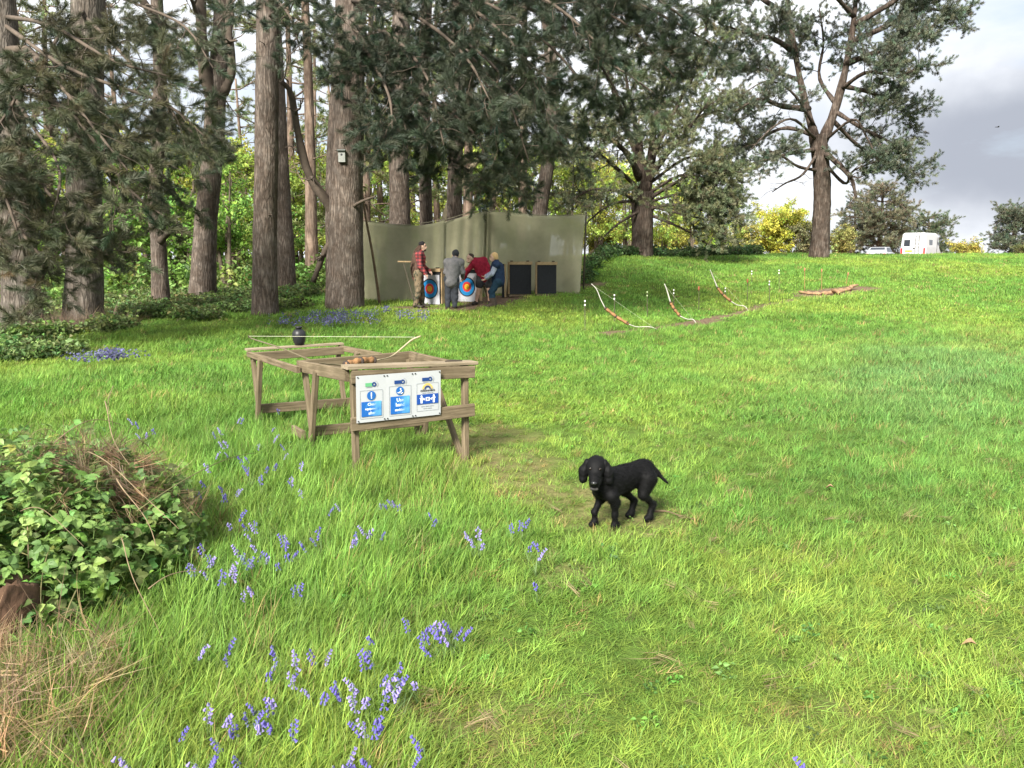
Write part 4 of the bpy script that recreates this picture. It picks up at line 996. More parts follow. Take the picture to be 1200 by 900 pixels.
# --- person in maroon jumper bending to pull arrows
def out3(j, wear, core, legs, arms, feet, hd, f, sd, up):
    wear('jumper', core[:3] + arms + [('c', j['pelvis'] + [0, 0, -.02], j['chest'], .155, .17)], cloth('maroon_jumper', (.30, .022, .045), (.20, .012, .03)), .028)
    wear('shorts', [core[4]] + [('c', j[a+'h'], j[a+'h'] * .35 + j[a+'k'] * .65, .105, .088) for a in 'lr'], cloth('charcoal_shorts', (.045, .045, .05)), .03)
    for a in 'lr': wear('shoe', [feet[0 if a == 'l' else 1]], BOOT, .013)
def hair3(j, wear, hd, f, sd, up, root):
    wear('hair', [('e', hd + up * .05 - f * .03, (.082, .092, .075))], mat('dark_hair', (.05, .035, .028), .9), .008)
person(565, 352, 22.0, 'person in a maroon jumper and dark shorts bending to pull arrows from a target',
       dict(pelvis=(.08, .04, .80), chest=(-.06, -.02, 1.12), neck=(-.20, -.06, 1.25), head=(-.33, -.1, 1.30), ls=(-.22, -.08, 1.17), rs=(.06, -.05, 1.24), le=(-.40, -.02, .96), re=(.20, -.12, 1.02), lw=(-.52, .12, .74), rw=(.16, -.2, .82),
            lh=(-.02, .03, .78), rh=(.17, .05, .78), lk=(-.10, -.02, .44), rk=(.2, -.02, .44), la=(-.17, .02, .08), ra=(.20, .1, .08), lf=(-.5, -.7, 0), rf=(-.2, -1, 0)), out3, hair3, .96, .098, (-.75, -.5, -.35))
# --- fair-haired person in navy waistcoat, crouching
def out4(j, wear, core, legs, arms, feet, hd, f, sd, up):
    wear('gilet', core[:3] + [('c', j['pelvis'], j['chest'], .15, .155)], cloth('navy_gilet', (.022, .040, .085), (.012, .022, .05)), .035)
    wear('sleeves', arms, cloth('pale_blue_sleeve', (.36, .40, .52)), .024)
    wear('trousers', [core[4]] + legs, cloth('dark_blue_trousers', (.018, .045, .075)), .026)
    for a in 'lr': wear('boot', [feet[0 if a == 'l' else 1], ('c', j[a+'a'], j[a+'a'] * .35 + j[a+'k'] * .65, .05, .06)], mat('brown_boot', (.085, .06, .045), .7, .3, 15), .03)
def hair4(j, wear, hd, f, sd, up, root):
    wear('hair', [('e', hd + up * .03 - f * .03, (.09, .098, .095)), ('e', hd - up * .04 - f * .06, (.06, .07, .06))], mat('fair_hair', (.62, .42, .20), .8, .3, 40), .012)
person(578.5, 353.5, 21.3, 'fair-haired person in a navy gilet and brown boots crouching beside the maroon jumper',
       dict(pelvis=(.13, .03, .72), chest=(.10, 0, 1.06), neck=(.06, -.02, 1.24), head=(.0, -.03, 1.36), ls=(.06, .14, 1.16), rs=(.08, -.17, 1.16), le=(-.04, .15, .93), re=(-.04, -.2, .92), lw=(-.20, .05, .86), rw=(-.19, -.14, .80),
            lh=(.12, .11, .70), rh=(.12, -.07, .70), lk=(-.07, .13, .42), rk=(-.05, -.08, .42), la=(.01, .12, .08), ra=(-.02, -.10, .08), lf=(-1, .1, 0), rf=(-1, -.2, 0)), out4, hair4, .95, .098, (-1, -.12, -.15))

# ------------------------------------------------------------------ the dog
fx = gnd(697, 618)
DOG_HEAD = math.atan2(-.57, -.82)
dog = empty('dog', (0, 0, 0), 'black spaniel with long ears walking towards the camera on the grass', 'dog', rz=DOG_HEAD)
# local frame: x forward, y left, z up; front paws near x=.14
FUR = bpy.data.materials.new('black_fur'); FUR.use_nodes = True; nt = FUR.node_tree; b_ = nt.nodes['Principled BSDF']
b_.inputs['Base Color'].default_value = (.0022, .0022, .0026, 1); b_.inputs['Roughness'].default_value = .68; b_.inputs['Specular IOR Level'].default_value = .16
tc_ = nt.nodes.new('ShaderNodeTexCoord'); mp_ = nt.nodes.new('ShaderNodeMapping'); mp_.inputs['Scale'].default_value = (60, 200, 160); nt.links.new(tc_.outputs['Object'], mp_.inputs['Vector'])
n_ = nt.nodes.new('ShaderNodeTexNoise'); n_.inputs['Scale'].default_value = 1.5; n_.inputs['Detail'].default_value = 5; nt.links.new(mp_.outputs[0], n_.inputs['Vector'])
bp_ = nt.nodes.new('ShaderNodeBump'); bp_.inputs['Strength'].default_value = .35; bp_.inputs['Distance'].default_value = .004; nt.links.new(n_.outputs['Fac'], bp_.inputs['Height']); nt.links.new(bp_.outputs[0], b_.inputs['Normal'])
hdv = np.array([.72, .69, 0]); hdv /= np.linalg.norm(hdv)                     # head turned to its left, towards the camera
hl = np.array([-hdv[1], hdv[0], 0]); hc = np.array([.225, .02, .400]); upz = np.array([0, 0, 1.0])
muz = hdv * .8 - upz * .6
D = [('e', (.09, 0, .276), (.115, .076, .093)), ('e', (-.03, 0, .290), (.14, .070, .082)), ('e', (-.17, 0, .302), (.10, .074, .082)), ('c', (.10, 0, .30), (-.18, 0, .315), .068, .066),
     ('e', (.15, 0, .268), (.062, .062, .072)), ('c', (.13, 0, .31), hc - hdv * .03, .075, .06),
     ('e', hc + upz * .005, (.060, .058, .056)), ('c', hc + hdv * .03 - upz * .022, hc + hdv * .095 - upz * .062, .040, .030), ('e', hc - hdv * .02 + upz * .020, (.050, .050, .044)),
     ('c', hc + hdv * .04 - upz * .05, hc + hdv * .085 - upz * .088, .03, .022)]
for s, px_, lift in ((-1, .180, 0), (1, .118, .008)):                       # fore legs
    sh = np.array([.13, .058 * s, .22]); el = np.array([.105, .062 * s, .175]); kn = np.array([px_ - .015, .058 * s, .095]); pa = np.array([px_ - .02, .056 * s, .028 + lift]); D += [('c', sh, el, .042, .030), ('c', el, kn, .025, .016), ('c', kn, pa, .017, .016), ('c', pa, pa + [.030, 0, -.008], .019, .017)]
for s, px_ in ((1, -.215), (-1, -.165)):                                     # hind legs: knee high and forward, hock back
    hp = np.array([-.19, .055 * s, .275]); kn = np.array([px_ + .07, .066 * s, .185]); hk = np.array([px_ - .035, .06 * s, .105]); pa = np.array([px_ - .005, .06 * s, .026]); D += [('c', hp, kn, .064, .032), ('c', kn, hk, .027, .015), ('c', hk, pa, .021, .018), ('c', pa, pa + [.032, 0, -.006], .021, .018)]
D += [('c', (-.25, .01, .335), (-.30, .05, .300), .018, .013), ('c', (-.30, .05, .300), (-.345, .10, .240), .013, .008)]
dsp = lambda P: .0010 * np.sin(P[:, 0] * 95 + 3 * np.sin(P[:, 2] * 60)) * np.sin(P[:, 2] * 80 + P[:, 1] * 70)
D = [(p[0], tuple(np.array(p[1]) * [.85, 1, 1]), tuple(np.array(p[2]) * [.85, 1, 1]), p[3], p[4]) if p[0] == 'c' and p[1][0] < .1 else p for p in D]
dog_body, _ = body('body', D, FUR, dog, .0075, .02, dsp)
for s in (1, -1):
    e0 = hc + hl * .050 * s + upz * .03 - hdv * .008; E = [('c', e0, e0 + hl * .022 * s - upz * .055, .022, .03), ('c', e0 + hl * .022 * s - upz * .055, e0 + hl * .026 * s - upz * .105 + hdv * .008, .03, .024)]
    body('ear', E, FUR, dog, .006, .015, lambda P: .0022 * np.sin(P[:, 0] * 160 + P[:, 2] * 120) * np.sin(P[:, 1] * 150 + P[:, 2] * 90))
    ec = hc + hdv * .052 + hl * .028 * s + upz * .008
    body('eye', [('e', ec, (.0095, .0095, .009))], mat('brown_eye', (.010, .006, .004), .15, spec=.5), dog, .003, .002)
body('nose', [('e', hc + hdv * .127 - upz * .058, (.012, .018, .012), (0, 0, math.atan2(hdv[1], hdv[0])))], mat('wet_nose', (.012, .012, .013), .25, spec=.5), dog, .004, .003)
body('muzzle_hair', [('c', hc + hdv * .102 - upz * .098 - hl * .014, hc + hdv * .102 - upz * .098 + hl * .014, .011, .011)], mat('grey_chin', (.035, .033, .032), .85), dog, .005, .004)
body('collar_tag', [('e', (.215, .03, .292), (.008, .008, .010))], mat('steel', (.6, .6, .62), .3, metallic=1.0), dog, .003, .002)
# short coat: lies along the body
_V = np.array([v.co[:] for v in dog_body.data.vertices]); _N = np.array([v.normal[:] for v in dog_body.data.vertices])
def hair_card(seed):
    r = np.random.default_rng(seed); mb = MB()
    for _ in range(7):
        a = r.uniform(0, 6.28); p = np.array([r.normal(0, .005), r.normal(0, .005), -.002]); d = np.array([r.normal(0, .25), r.normal(0, .25), 1.0]); s_ = np.array([math.cos(a), math.sin(a), 0]) * .0007
        mb.add([p - s_, p + s_, p + d * .02], [(0, 1, 2)])
    return mb
FURH = mat('fur_hair', (.005, .005, .0055), .5, spec=.3)
PROTO_SETS['fur'] = [proto(hair_card(300 + k), 'fur_tuft', FURH) for k in range(3)]
_pick = rng.integers(0, len(_V), 16000); _d = _N[_pick] * .28 + np.array([-.75, 0, -.55]) + rng.normal(0, .14, (16000, 3))
_hr = np.linalg.norm(_V[_pick] - hc, axis=1) > .075
scatter('coat', 'fur', _V[_pick][_hr], dir_rot(_d)[_hr], rng.uniform(.25, .6, 16000)[_hr], np.full((_hr.sum(), 3), .01), dog)
_loc = np.array([.160, -.056]); _c, _s = math.cos(DOG_HEAD), math.sin(DOG_HEAD)
dog.location = (fx.x - (_loc[0] * _c - _loc[1] * _s), fx.y - (_loc[0] * _s + _loc[1] * _c), 0)
dog.location.z = h(dog.location.x, dog.location.y) + .004

# ------------------------------------------------------------------ weathered bow table
def wood_mat(name, c1, c2, rough=.85):
    m = bpy.data.materials.new(name); m.use_nodes = True; nt = m.node_tree; b = nt.nodes['Principled BSDF']; b.inputs['Roughness'].default_value = rough; b.inputs['Specular IOR Level'].default_value = .2
    uvn = nt.nodes.new('ShaderNodeAttribute'); uvn.attribute_name = 'grain'
    mp = nt.nodes.new('ShaderNodeMapping'); mp.inputs['Scale'].default_value = (1.4, 26, 26); nt.links.new(uvn.outputs['Vector'], mp.inputs['Vector'])
    n = nt.nodes.new('ShaderNodeTexNoise'); n.inputs['Scale'].default_value = 2.2; n.inputs['Detail'].default_value = 8; n.inputs['Roughness'].default_value = .7; n.inputs['Distortion'].default_value = .6
    nt.links.new(mp.outputs[0], n.inputs['Vector'])
    r = nt.nodes.new('ShaderNodeValToRGB'); r.color_ramp.elements[0].position = .33; r.color_ramp.elements[0].color = (*c1, 1); r.color_ramp.elements[1].position = .68; r.color_ramp.elements[1].color = (*c2, 1)
    nt.links.new(n.outputs['Fac'], r.inputs['Fac'])
    n2 = nt.nodes.new('ShaderNodeTexNoise'); n2.inputs['Scale'].default_value = 3.5; n2.inputs['Detail'].default_value = 5; nt.links.new(uvn.outputs['Vector'], n2.inputs['Vector'])
    mx = nt.nodes.new('ShaderNodeMix'); mx.data_type = 'RGBA'; mx.blend_type = 'MULTIPLY'; mx.inputs['Factor'].default_value = .65
    r2 = nt.nodes.new('ShaderNodeValToRGB'); r2.color_ramp.elements[0].position = .3; r2.color_ramp.elements[0].color = (.5, .52, .44, 1); r2.color_ramp.elements[1].position = .65; r2.color_ramp.elements[1].color = (1, 1, 1, 1)
    nt.links.new(n2.outputs['Fac'], r2.inputs['Fac']); nt.links.new(r.outputs['Color'], mx.inputs['A']); nt.links.new(r2.outputs['Color'], mx.inputs['B']); nt.links.new(mx.outputs['Result'], b.inputs['Base Color'])
    bp = nt.nodes.new('ShaderNodeBump'); bp.inputs['Strength'].default_value = .5; bp.inputs['Distance'].default_value = .006; nt.links.new(n.outputs['Fac'], bp.inputs['Height']); nt.links.new(bp.outputs[0], b.inputs['Normal'])
    return m
WOOD = wood_mat('weathered_timber', (.088, .066, .041), (.23, .18, .118))
WOOD_TOP = wood_mat('pale_worn_board', (.16, .125, .085), (.36, .295, .21))
WOOD_NEW = wood_mat('pale_pine_batten', (.30, .21, .11), (.46, .34, .20))
def timber(name, parent, a, b, w, t, up=(0, 0, 1), m=None, ends=0.0, label=None):
    """one board with its own grain running along it"""
    a = Vector(a); b = Vector(b); d = (b - a).normalized(); a = a - d * ends; b = b + d * ends
    mb = MB(); mb.beam(a, b, w, t, up); o = mb.build(name, m or WOOD, parent, parent.location)
    s = d.cross(Vector(up))
    if s.length < 1e-4: s = d.cross(Vector((1, 0, 0)))
    s.normalize(); n = s.cross(d); me = o.data; at_ = me.attributes.new('grain', 'FLOAT_VECTOR', 'POINT'); off = Vector((random.uniform(0, 50), random.uniform(0, 9), 0)); base = Vector(parent.location)
    for i, v in enumerate(me.vertices):
        q = Vector(v.co) + base - a; at_.data[i].vector = (q.dot(d) + off.x, q.dot(s) + off.y, q.dot(n))
    if label: o['label'] = label
    return o
A, B, C, Dp = atz(410, 433, .82), atz(550, 427.5, .78), atz(481, 412, .77), atz(352, 423, .76)
E_, F_, G_, K_ = atz(292, 411, .73), atz(398, 404, .73), atz(446, 413, .725), atz(351, 429, .73)
tb = empty('bow_table', (0, 0, 0), 'weathered timber table frame with open top standing in the long grass', 'table')
tb.location = Vector((A + F_) / 2); tb.location.z = h(tb.location.x, tb.location.y)
ax = (Dp - A).normalized(); ac = (B - A).normalized()
Z = Vector((0, 0, 1))
def fl(p, dz=0.0): return Vector((p.x, p.y, h(p.x, p.y) - .03 + dz))
dz = Vector((0, 0, -.045))
timber('rail', tb, Dp + dz, A + dz + ax * .05, .036, .095); timber('rail', tb, C + dz, B + dz + ax * .05, .036, .095)
timber('rail', tb, Dp + dz - ac * .02 + ax * .02, C + dz + ac * .02 + ax * .02, .036, .095)
timber('rail', tb, K_ + dz * .7 - ac * .01, E_ + dz * .7 - ac * .01, .034, .055); timber('rail', tb, G_ + dz * .7, F_ + dz * .7, .034, .055)
timber('rail', tb, E_ + dz * 1.2 + ax * -.10, F_ + dz * 1.2 + ax * -.10, .034, .08)
timber('top_board', tb, E_ + Z * .012 - ac * .03, F_ + Z * .012 + ac * .03, .085, .02, m=WOOD_TOP)
timber('top_board', tb, A + Z * .016 + ax * .03 - ac * .03, B + Z * .016 + ax * .03 + ac * .06, .135, .026, m=WOOD_TOP, label='pale worn board on the near edge of the table')
timber('rail', tb, A - Z * .055 - ax * .02, B - Z * .055 - ax * .02 + ac * .03, .036, .095)
# near end: two posts, a cross rail and a brace
nA, nB = A + ac * .03 - ax * .005, B - ac * .035 - ax * .005
for p in (nA, nB): timber('leg', tb, fl(p + ax * .02), p + ax * .02 - Z * .09, .055, .045, ac)
timber('cross_rail', tb, nA - Z * .40 - ax * .035 - ac * .05, nB - Z * .36 - ax * .035 + ac * .05, .032, .10)
timber('brace', tb, fl(nB + ax * .06), B + ax * .52 - Z * .09 - ac * .06, .05, .035, ac)
# V-shaped leg pairs under the middle and far frames
for top, side in ((Dp, 1), (C, -1), (E_, 1), (F_, -1)):
    off = ac * .028 * side; ft = fl(top - ax * .20 + off)
    timber('leg', tb, ft + ax * .012, top + off - ax * .015 - Z * .07, .055, .04, ac)
    timber('leg', tb, ft - ax * .022 + Z * .06 - ac * .042 * side, top + off - ac * .042 * side - ax * .43 - Z * .06, .06, .04, ac)
timber('bottom_rail', tb, fl(Dp - ax * .2 - ac * .02, .19) - ax * .03, fl(C - ax * .2 + ac * .02, .17) - ax * .03, .032, .085)
timber('bottom_rail', tb, fl(E_ - ax * .2 - ac * .02, .20) - ax * .03, fl(F_ - ax * .2 + ac * .02, .18) - ax * .03, .032, .09)
timber('bottom_rail', tb, fl(Dp - ax * .16 - ac * .05, .15), fl(Dp + ax * .12 - ac * .05, .15), .032, .075)
kb = MB(); kp = B + Z * .0315 + ax * .03 - ac * .10
kb.tube([kp - ac * .10, kp - ac * .05 + Z * .002, kp, kp + ac * .05], [.008, .012, .012, .006], 6); kb.build('knot', mat('dark_knot', (.05, .04, .03), .9), tb, tb.location)

# ---- three laminated notices pinned to the near end
def flat_mat(name, c, rough=.45): return mat(name, c, rough, spec=.4)
WHITE = mat('laminated_white', (.40, .415, .43), .35, .06, 5, spec=.4)
BLUE = flat_mat('notice_blue', (.012, .10, .33)); BLACK = flat_mat('print_black', (.02, .02, .025)); GREEN = flat_mat('print_green', (.10, .33, .15)); GREYL = flat_mat('print_grey', (.30, .33, .36)); YEL = flat_mat('print_yellow', (.62, .42, .10)); NAVY = flat_mat('print_navy', (.01, .04, .16)); INKW = flat_mat('print_white', (.75, .77, .80))
def faded_blue():
    m = bpy.data.materials.new('faded_blue_print'); m.use_nodes = True; nt = m.node_tree; b = nt.nodes['Principled BSDF']; b.inputs['Roughness'].default_value = .4
    tc = nt.nodes.new('ShaderNodeTexCoord'); n = nt.nodes.new('ShaderNodeTexNoise'); n.inputs['Scale'].default_value = 17; n.inputs['Detail'].default_value = 4; nt.links.new(tc.outputs['Object'], n.inputs['Vector'])
    sx = nt.nodes.new('ShaderNodeSeparateXYZ'); nt.links.new(tc.outputs['Object'], sx.inputs[0])
    ma = nt.nodes.new('ShaderNodeMath'); ma.operation = 'MULTIPLY_ADD'; ma.inputs[1].default_value = 3.2; nt.links.new(sx.outputs['X'], ma.inputs[0]); nt.links.new(n.outputs['Fac'], ma.inputs[2])
    r = nt.nodes.new('ShaderNodeValToRGB'); r.color_ramp.elements[0].position = .42; r.color_ramp.elements[0].color = (.010, .10, .36, 1); r.color_ramp.elements[1].position = .85; r.color_ramp.elements[1].color = (.10, .34, .62, 1)
    nt.links.new(ma.outputs[0], r.inputs['Fac']); nt.links.new(r.outputs['Color'], b.inputs['Base Color']); return m
FBLUE = faded_blue()
def faded_text():
    m = bpy.data.materials.new('faded_lettering'); m.use_nodes = True; nt = m.node_tree; b = nt.nodes['Principled BSDF']; b.inputs['Roughness'].default_value = .4
    tc = nt.nodes.new('ShaderNodeTexCoord'); sx = nt.nodes.new('ShaderNodeSeparateXYZ'); nt.links.new(tc.outputs['Object'], sx.inputs[0])
    r = nt.nodes.new('ShaderNodeMapRange'); r.inputs['From Min'].default_value = -.03; r.inputs['From Max'].default_value = .045; nt.links.new(sx.outputs['X'], r.inputs['Value'])
    mx = nt.nodes.new('ShaderNodeMix'); mx.data_type = 'RGBA'; mx.inputs['A'].default_value = (.8, .84, .9, 1); mx.inputs['B'].default_value = (.06, .25, .52, 1); nt.links.new(r.outputs[0], mx.inputs['Factor']); nt.links.new(mx.outputs['Result'], b.inputs['Base Color']); return m
FTEXT = faded_text()
def text_mesh(name, s, size, m, parent, loc, extr=0.0004, bold=0.0):
    cu = bpy.data.curves.new(name, 'FONT'); cu.body = s; cu.size = size; cu.align_x = 'CENTER'; cu.align_y = 'CENTER'; cu.extrude = extr; cu.offset = bold; cu.resolution_u = 2
    ob = bpy.data.objects.new(name, cu); COL.objects.link(ob); dg = bpy.context.evaluated_depsgraph_get(); me = bpy.data.meshes.new_from_object(ob.evaluated_get(dg))
    bpy.data.objects.remove(ob); bpy.data.curves.remove(cu)
    V = np.array([v.co[:] for v in me.vertices]); off = np.array(loc)
    for v, c in zip(me.vertices, V): v.co = (c[0] + off[0], off[1] - c[2], c[1] + off[2])
    me.flip_normals() if hasattr(me, 'flip_normals') else None
    me.materials.clear(); me.materials.append(m); o = bpy.data.objects.new(name, me); o.parent = parent; COL.objects.link(o); return o
def slab(name, x0, x1, z0, z1, y, m, parent, t=.0008):
    mb = MB(); mb.box(((x0 + x1) / 2, y, (z0 + z1) / 2), (x1 - x0, t, z1 - z0)); return mb.build(name, m, parent)
def disc(name, x, z, r, y, m, parent, r_in=0.0, a0=0, a1=2*math.pi, t=.0008, n=28):
    mb = MB(); vs_, fs = [], []
    full = abs(a1 - a0 - 2*math.pi) < 1e-6
    for i in range(n + 1):
        a = a0 + (a1 - a0) * i / n; c, s = math.cos(a), math.sin(a)
        vs_ += [(x + r_in*c, y + t/2, z + r_in*s), (x + r*c, y + t/2, z + r*s), (x + r*c, y - t/2, z + r*s), (x + r_in*c, y - t/2, z + r_in*s)]
    for i in range(n):
        k = 4*i
        for q in range(4): fs.append((k + q, k + 4 + q, k + 4 + (q + 1) % 4, k + (q + 1) % 4))
    if not full: fs += [(0, 1, 2, 3), (4*n + 3, 4*n + 2, 4*n + 1, 4*n)]
    mb.add(vs_, fs); return mb.build(name, m, parent)
sgL = A - ax * .072 - Z * .045 + ac * .012; sgR = A.lerp(B, .70) - ax * .072 - Z * .028
sgD = (sgR - sgL); SW = sgD.length / 3; SHT = .345; sdir = sgD.normalized()
nrm = sdir.cross(Z).normalized()                           # towards the camera
def notice(i, label):
    c = sgL + sdir * SW * (i + .5)
    o = bpy.data.objects.new('safety_notice', None); o.empty_display_size = .1; COL.objects.link(o); tag(o, label, 'sign')
    Mx = Matrix((sdir, -nrm, sdir.cross(-nrm))).transposed().to_4x4(); Mx.translation = c - Z * SHT; o.matrix_world = Mx
    sh = MB(); N_ = 10                                      # the sheet, slightly buckled
    for k in range(N_):
        x0, x1 = -SW/2 + SW*k/N_, -SW/2 + SW*(k+1)/N_; y0, y1 = [(-.0015 * math.sin(3.1 * (x / SW + .5)) ) for x in (x0, x1)]
        sh.add([(x0, y0 + .004, 0), (x1, y1 + .004, 0), (x1, y1 + .004, SHT), (x0, y0 + .004, SHT), (x0, .007, 0), (x1, .007, 0), (x1, .007, SHT), (x0, .007, SHT)], [(0, 1, 2, 3), (4, 7, 6, 5), (0, 4, 5, 1), (3, 2, 6, 7)] + ([(0, 3, 7, 4)] if k == 0 else []) + ([(1, 5, 6, 2)] if k == N_ - 1 else []))
    sh.build('sheet', WHITE, o, smooth=False)
    for x in (-SW/2 + .012, SW/2 - .012):
        for z in (.012, SHT - .012): disc('pin', x, z, .0055, -.001, BLACK, o)
    return o, SW, SHT
def frame_lines(o, x0, x1, z0, z1):
    for (a, b, c, d) in ((x0, x1, z1, z1 + .0018), (x0, x1, z0 - .0018, z0), (x0 - .0018, x0, z0, z1), (x1, x1 + .0018, z0, z1)): slab('border', a, b, c, d, -.0002, GREYL, o)
def logo(o, z, col):
    slab('logo_block', -.045, .012, z - .012, z + .014, -.0006, col, o); disc('logo_ring', .022, z + .002, .017, -.0014, NAVY, o, .008); disc('logo_arc', .022, z + .002, .030, -.0010, GREYL, o, .027, -.7, 1.2)
    slab('logo_strip', -.04, .005, z - .019, z - .015, -.0006, GREYL, o)
fy = -.0008
o, w_, h_ = notice(0, 'white notice with a blue exclamation circle, leftmost of the three on the table end')
logo(o, .275, GREEN); frame_lines(o, -w_*.38, w_*.38, .03, .235)
disc('warning_circle', .0, .195, .034, fy, BLUE, o); slab('mark', -.004, .004, .187, .218, fy - .001, INKW, o); disc('mark_dot', 0, .177, .0045, fy - .001, INKW, o)
slab('blue_panel', -w_*.34, w_*.34, .042, .152, fy, FBLUE, o)
for z, s in ((.131, 'Clean'), (.098, 'equipment'), (.066, 'after')): text_mesh('lettering', s, .030 if len(s) < 6 else .0235, FTEXT, o, (0 if len(s) > 6 else .004, fy - .001, z), bold=.0006)
o, w_, h_ = notice(1, 'white notice reading use hand sanitiser, middle one of the three on the table end')
logo(o, .278, NAVY); frame_lines(o, -w_*.38, w_*.38, .03, .25)
disc('hand_circle', .0, .212, .032, fy, BLUE, o)
hb = MB(); hb.tube([(-.02, fy - .001, .200), (-.008, fy - .001, .196), (.0, fy - .001, .203), (.014, fy - .001, .215)], .0032, 6); hb.build('hand_mark', INKW, o)
hb = MB(); hb.tube([(.02, fy - .001, .198), (.012, fy - .001, .192), (.0, fy - .001, .192)], .0032, 6); hb.build('hand_mark', INKW, o); disc('drop_mark', .004, .226, .006, fy - .001, INKW, o)
slab('blue_panel', -w_*.34, w_*.34, .04, .172, fy, FBLUE, o)
for z, s in ((.144, 'Use'), (.108, 'hand'), (.070, 'sanitiser')): text_mesh('lettering', s, .038 if len(s) < 6 else .026, FTEXT, o, (0, fy - .001, z), bold=.0007)
o, w_, h_ = notice(2, 'white notice with a rainbow over the word coronavirus, rightmost of the three')
logo(o, .283, NAVY); frame_lines(o, -w_*.40, w_*.40, .045, .255)
for r0, r1, m_ in ((.045, .037, YEL), (.036, .028, mat('rainbow_tan', (.42, .33, .16), .5)), (.027, .016, NAVY)): disc('rainbow_band', 0, .208, r0, fy, m_, o, r1, .05, math.pi - .05)
text_mesh('lettering', 'CORONAVIRUS', .0175, BLACK, o, (0, fy, .197), bold=.0005)
for k in range(5): slab('small_print', -.045 + k * .019, -.045 + k * .019 + (.015, .011, .016, .012, .014)[k], .179, .184, fy, GREYL, o)
slab('blue_panel', -w_*.40, w_*.40, .095, .170, fy, mat('panel_blue', (.012, .06, .27), .4), o)
for x in (-.052, .052):                                    # two little figures
    disc('figure_head', x, .156, .0075, fy - .001, INKW, o); slab('figure_body', x - .008, x + .008, .118, .147, fy - .001, INKW, o); slab('figure_arm', x - .016, x + .016, .138, .143, fy - .0014, INKW, o)
    for dx in (-.0045, .0045): slab('figure_leg', x + dx - .003, x + dx + .003, .102, .118, fy - .001, INKW, o)
slab('kit_box', -.016, .016, .118, .146, fy - .001, INKW, o); slab('kit_mark', -.008, .008, .126, .138, fy - .002, NAVY, o)
for x in (-.031, .030): slab('plus_bar', x - .008, x + .008, .130, .1345, fy - .001, INKW, o); slab('plus_bar', x - .0025, x + .0025, .124, .1405, fy - .0014, INKW, o)
for zz, nn in ((.079, 6), (.062, 4)):
    for k in range(nn): slab('small_print', -.0095 * nn + k * .019, -.0095 * nn + k * .019 + (.015, .011, .016, .012, .014, .010)[k], zz - .003, zz + .003, fy, GREYL, o)

# ---- black jar and bow lying on the table
pj = E_.lerp(F_, .54); pj.z += .022
jar = empty('jar', pj, 'black round-bellied jar standing on the far board of the table', 'jar')
def lathe(name, prof, m, parent, n=24, off=(0, 0, 0)):
    mb = MB(); vs_ = []
    for r, z in prof:
        for i in range(n): vs_.append((r * math.cos(2*math.pi*i/n) + off[0], r * math.sin(2*math.pi*i/n) + off[1], z + off[2]))
    fs = [(k*n + i, k*n + (i+1) % n, (k+1)*n + (i+1) % n, (k+1)*n + i) for k in range(len(prof) - 1) for i in range(n)] + [tuple(range(n - 1, -1, -1)), tuple(range((len(prof) - 1) * n, len(prof) * n))]
    mb.add(vs_, fs); return mb.build(name, m, parent, smooth=True)
JB = mat('black_glaze', (.014, .015, .017), .45, .3, 20, spec=.4)
lathe('belly', [(.035, 0), (.046, .006), (.058, .035), (.067, .085), (.067, .115), (.058, .142), (.040, .158), (.030, .163)], JB, jar)
lathe('neck', [(.029, .160), (.028, .172), (.036, .178), (.038, .186), (.033, .190), (.026, .190), (.024, .180)], JB, jar)
STR = mat('bow_string', (.55, .55, .42), .7)
LIMBW = mat('white_limb', (.50, .48, .42), .5, .15, 8); RISER = wood_mat('orange_riser', (.20, .10, .045), (.38, .21, .095), .6); DARKT = mat('dark_tape', (.04, .03, .025), .8)
def set_grain(o):
    me = o.data; a = me.attributes.new('grain', 'FLOAT_VECTOR', 'POINT')
    for i, v in enumerate(me.vertices): a.data[i].vector = (v.co.x * .8 + v.co.z, v.co.y, v.co.z - v.co.x)
def strap(path, w, t, nrm_):
    """flat limb of a bow: width along nrm_, thickness along the bend"""
    mb = MB(); P = np.array([tuple(p) for p in path]); n = len(P); T = np.gradient(P, axis=0); T /= np.linalg.norm(T, axis=1, keepdims=True); W = np.array(tuple(nrm_)); S = np.cross(T, W); S /= np.linalg.norm(S, axis=1, keepdims=True)
    w = np.broadcast_to(np.array(w, float), (n,)); t = np.broadcast_to(np.array(t, float), (n,)); vs_ = []
    for i in range(n):
        for a, b in ((-1, -1), (1, -1), (1, 1), (-1, 1)): vs_.append(P[i] + W * a * w[i] / 2 + S[i] * b * t[i] / 2)
    fs = [(k*4 + q, k*4 + (q+1) % 4, k*4 + 4 + (q+1) % 4, k*4 + 4 + q) for k in range(n - 1) for q in range(4)] + [(3, 2, 1, 0), (n*4-4, n*4-3, n*4-2, n*4-1)]
    mb.add(vs_, fs); return mb
def sp(pts, n):
    return Tree.spline(None, pts, n)
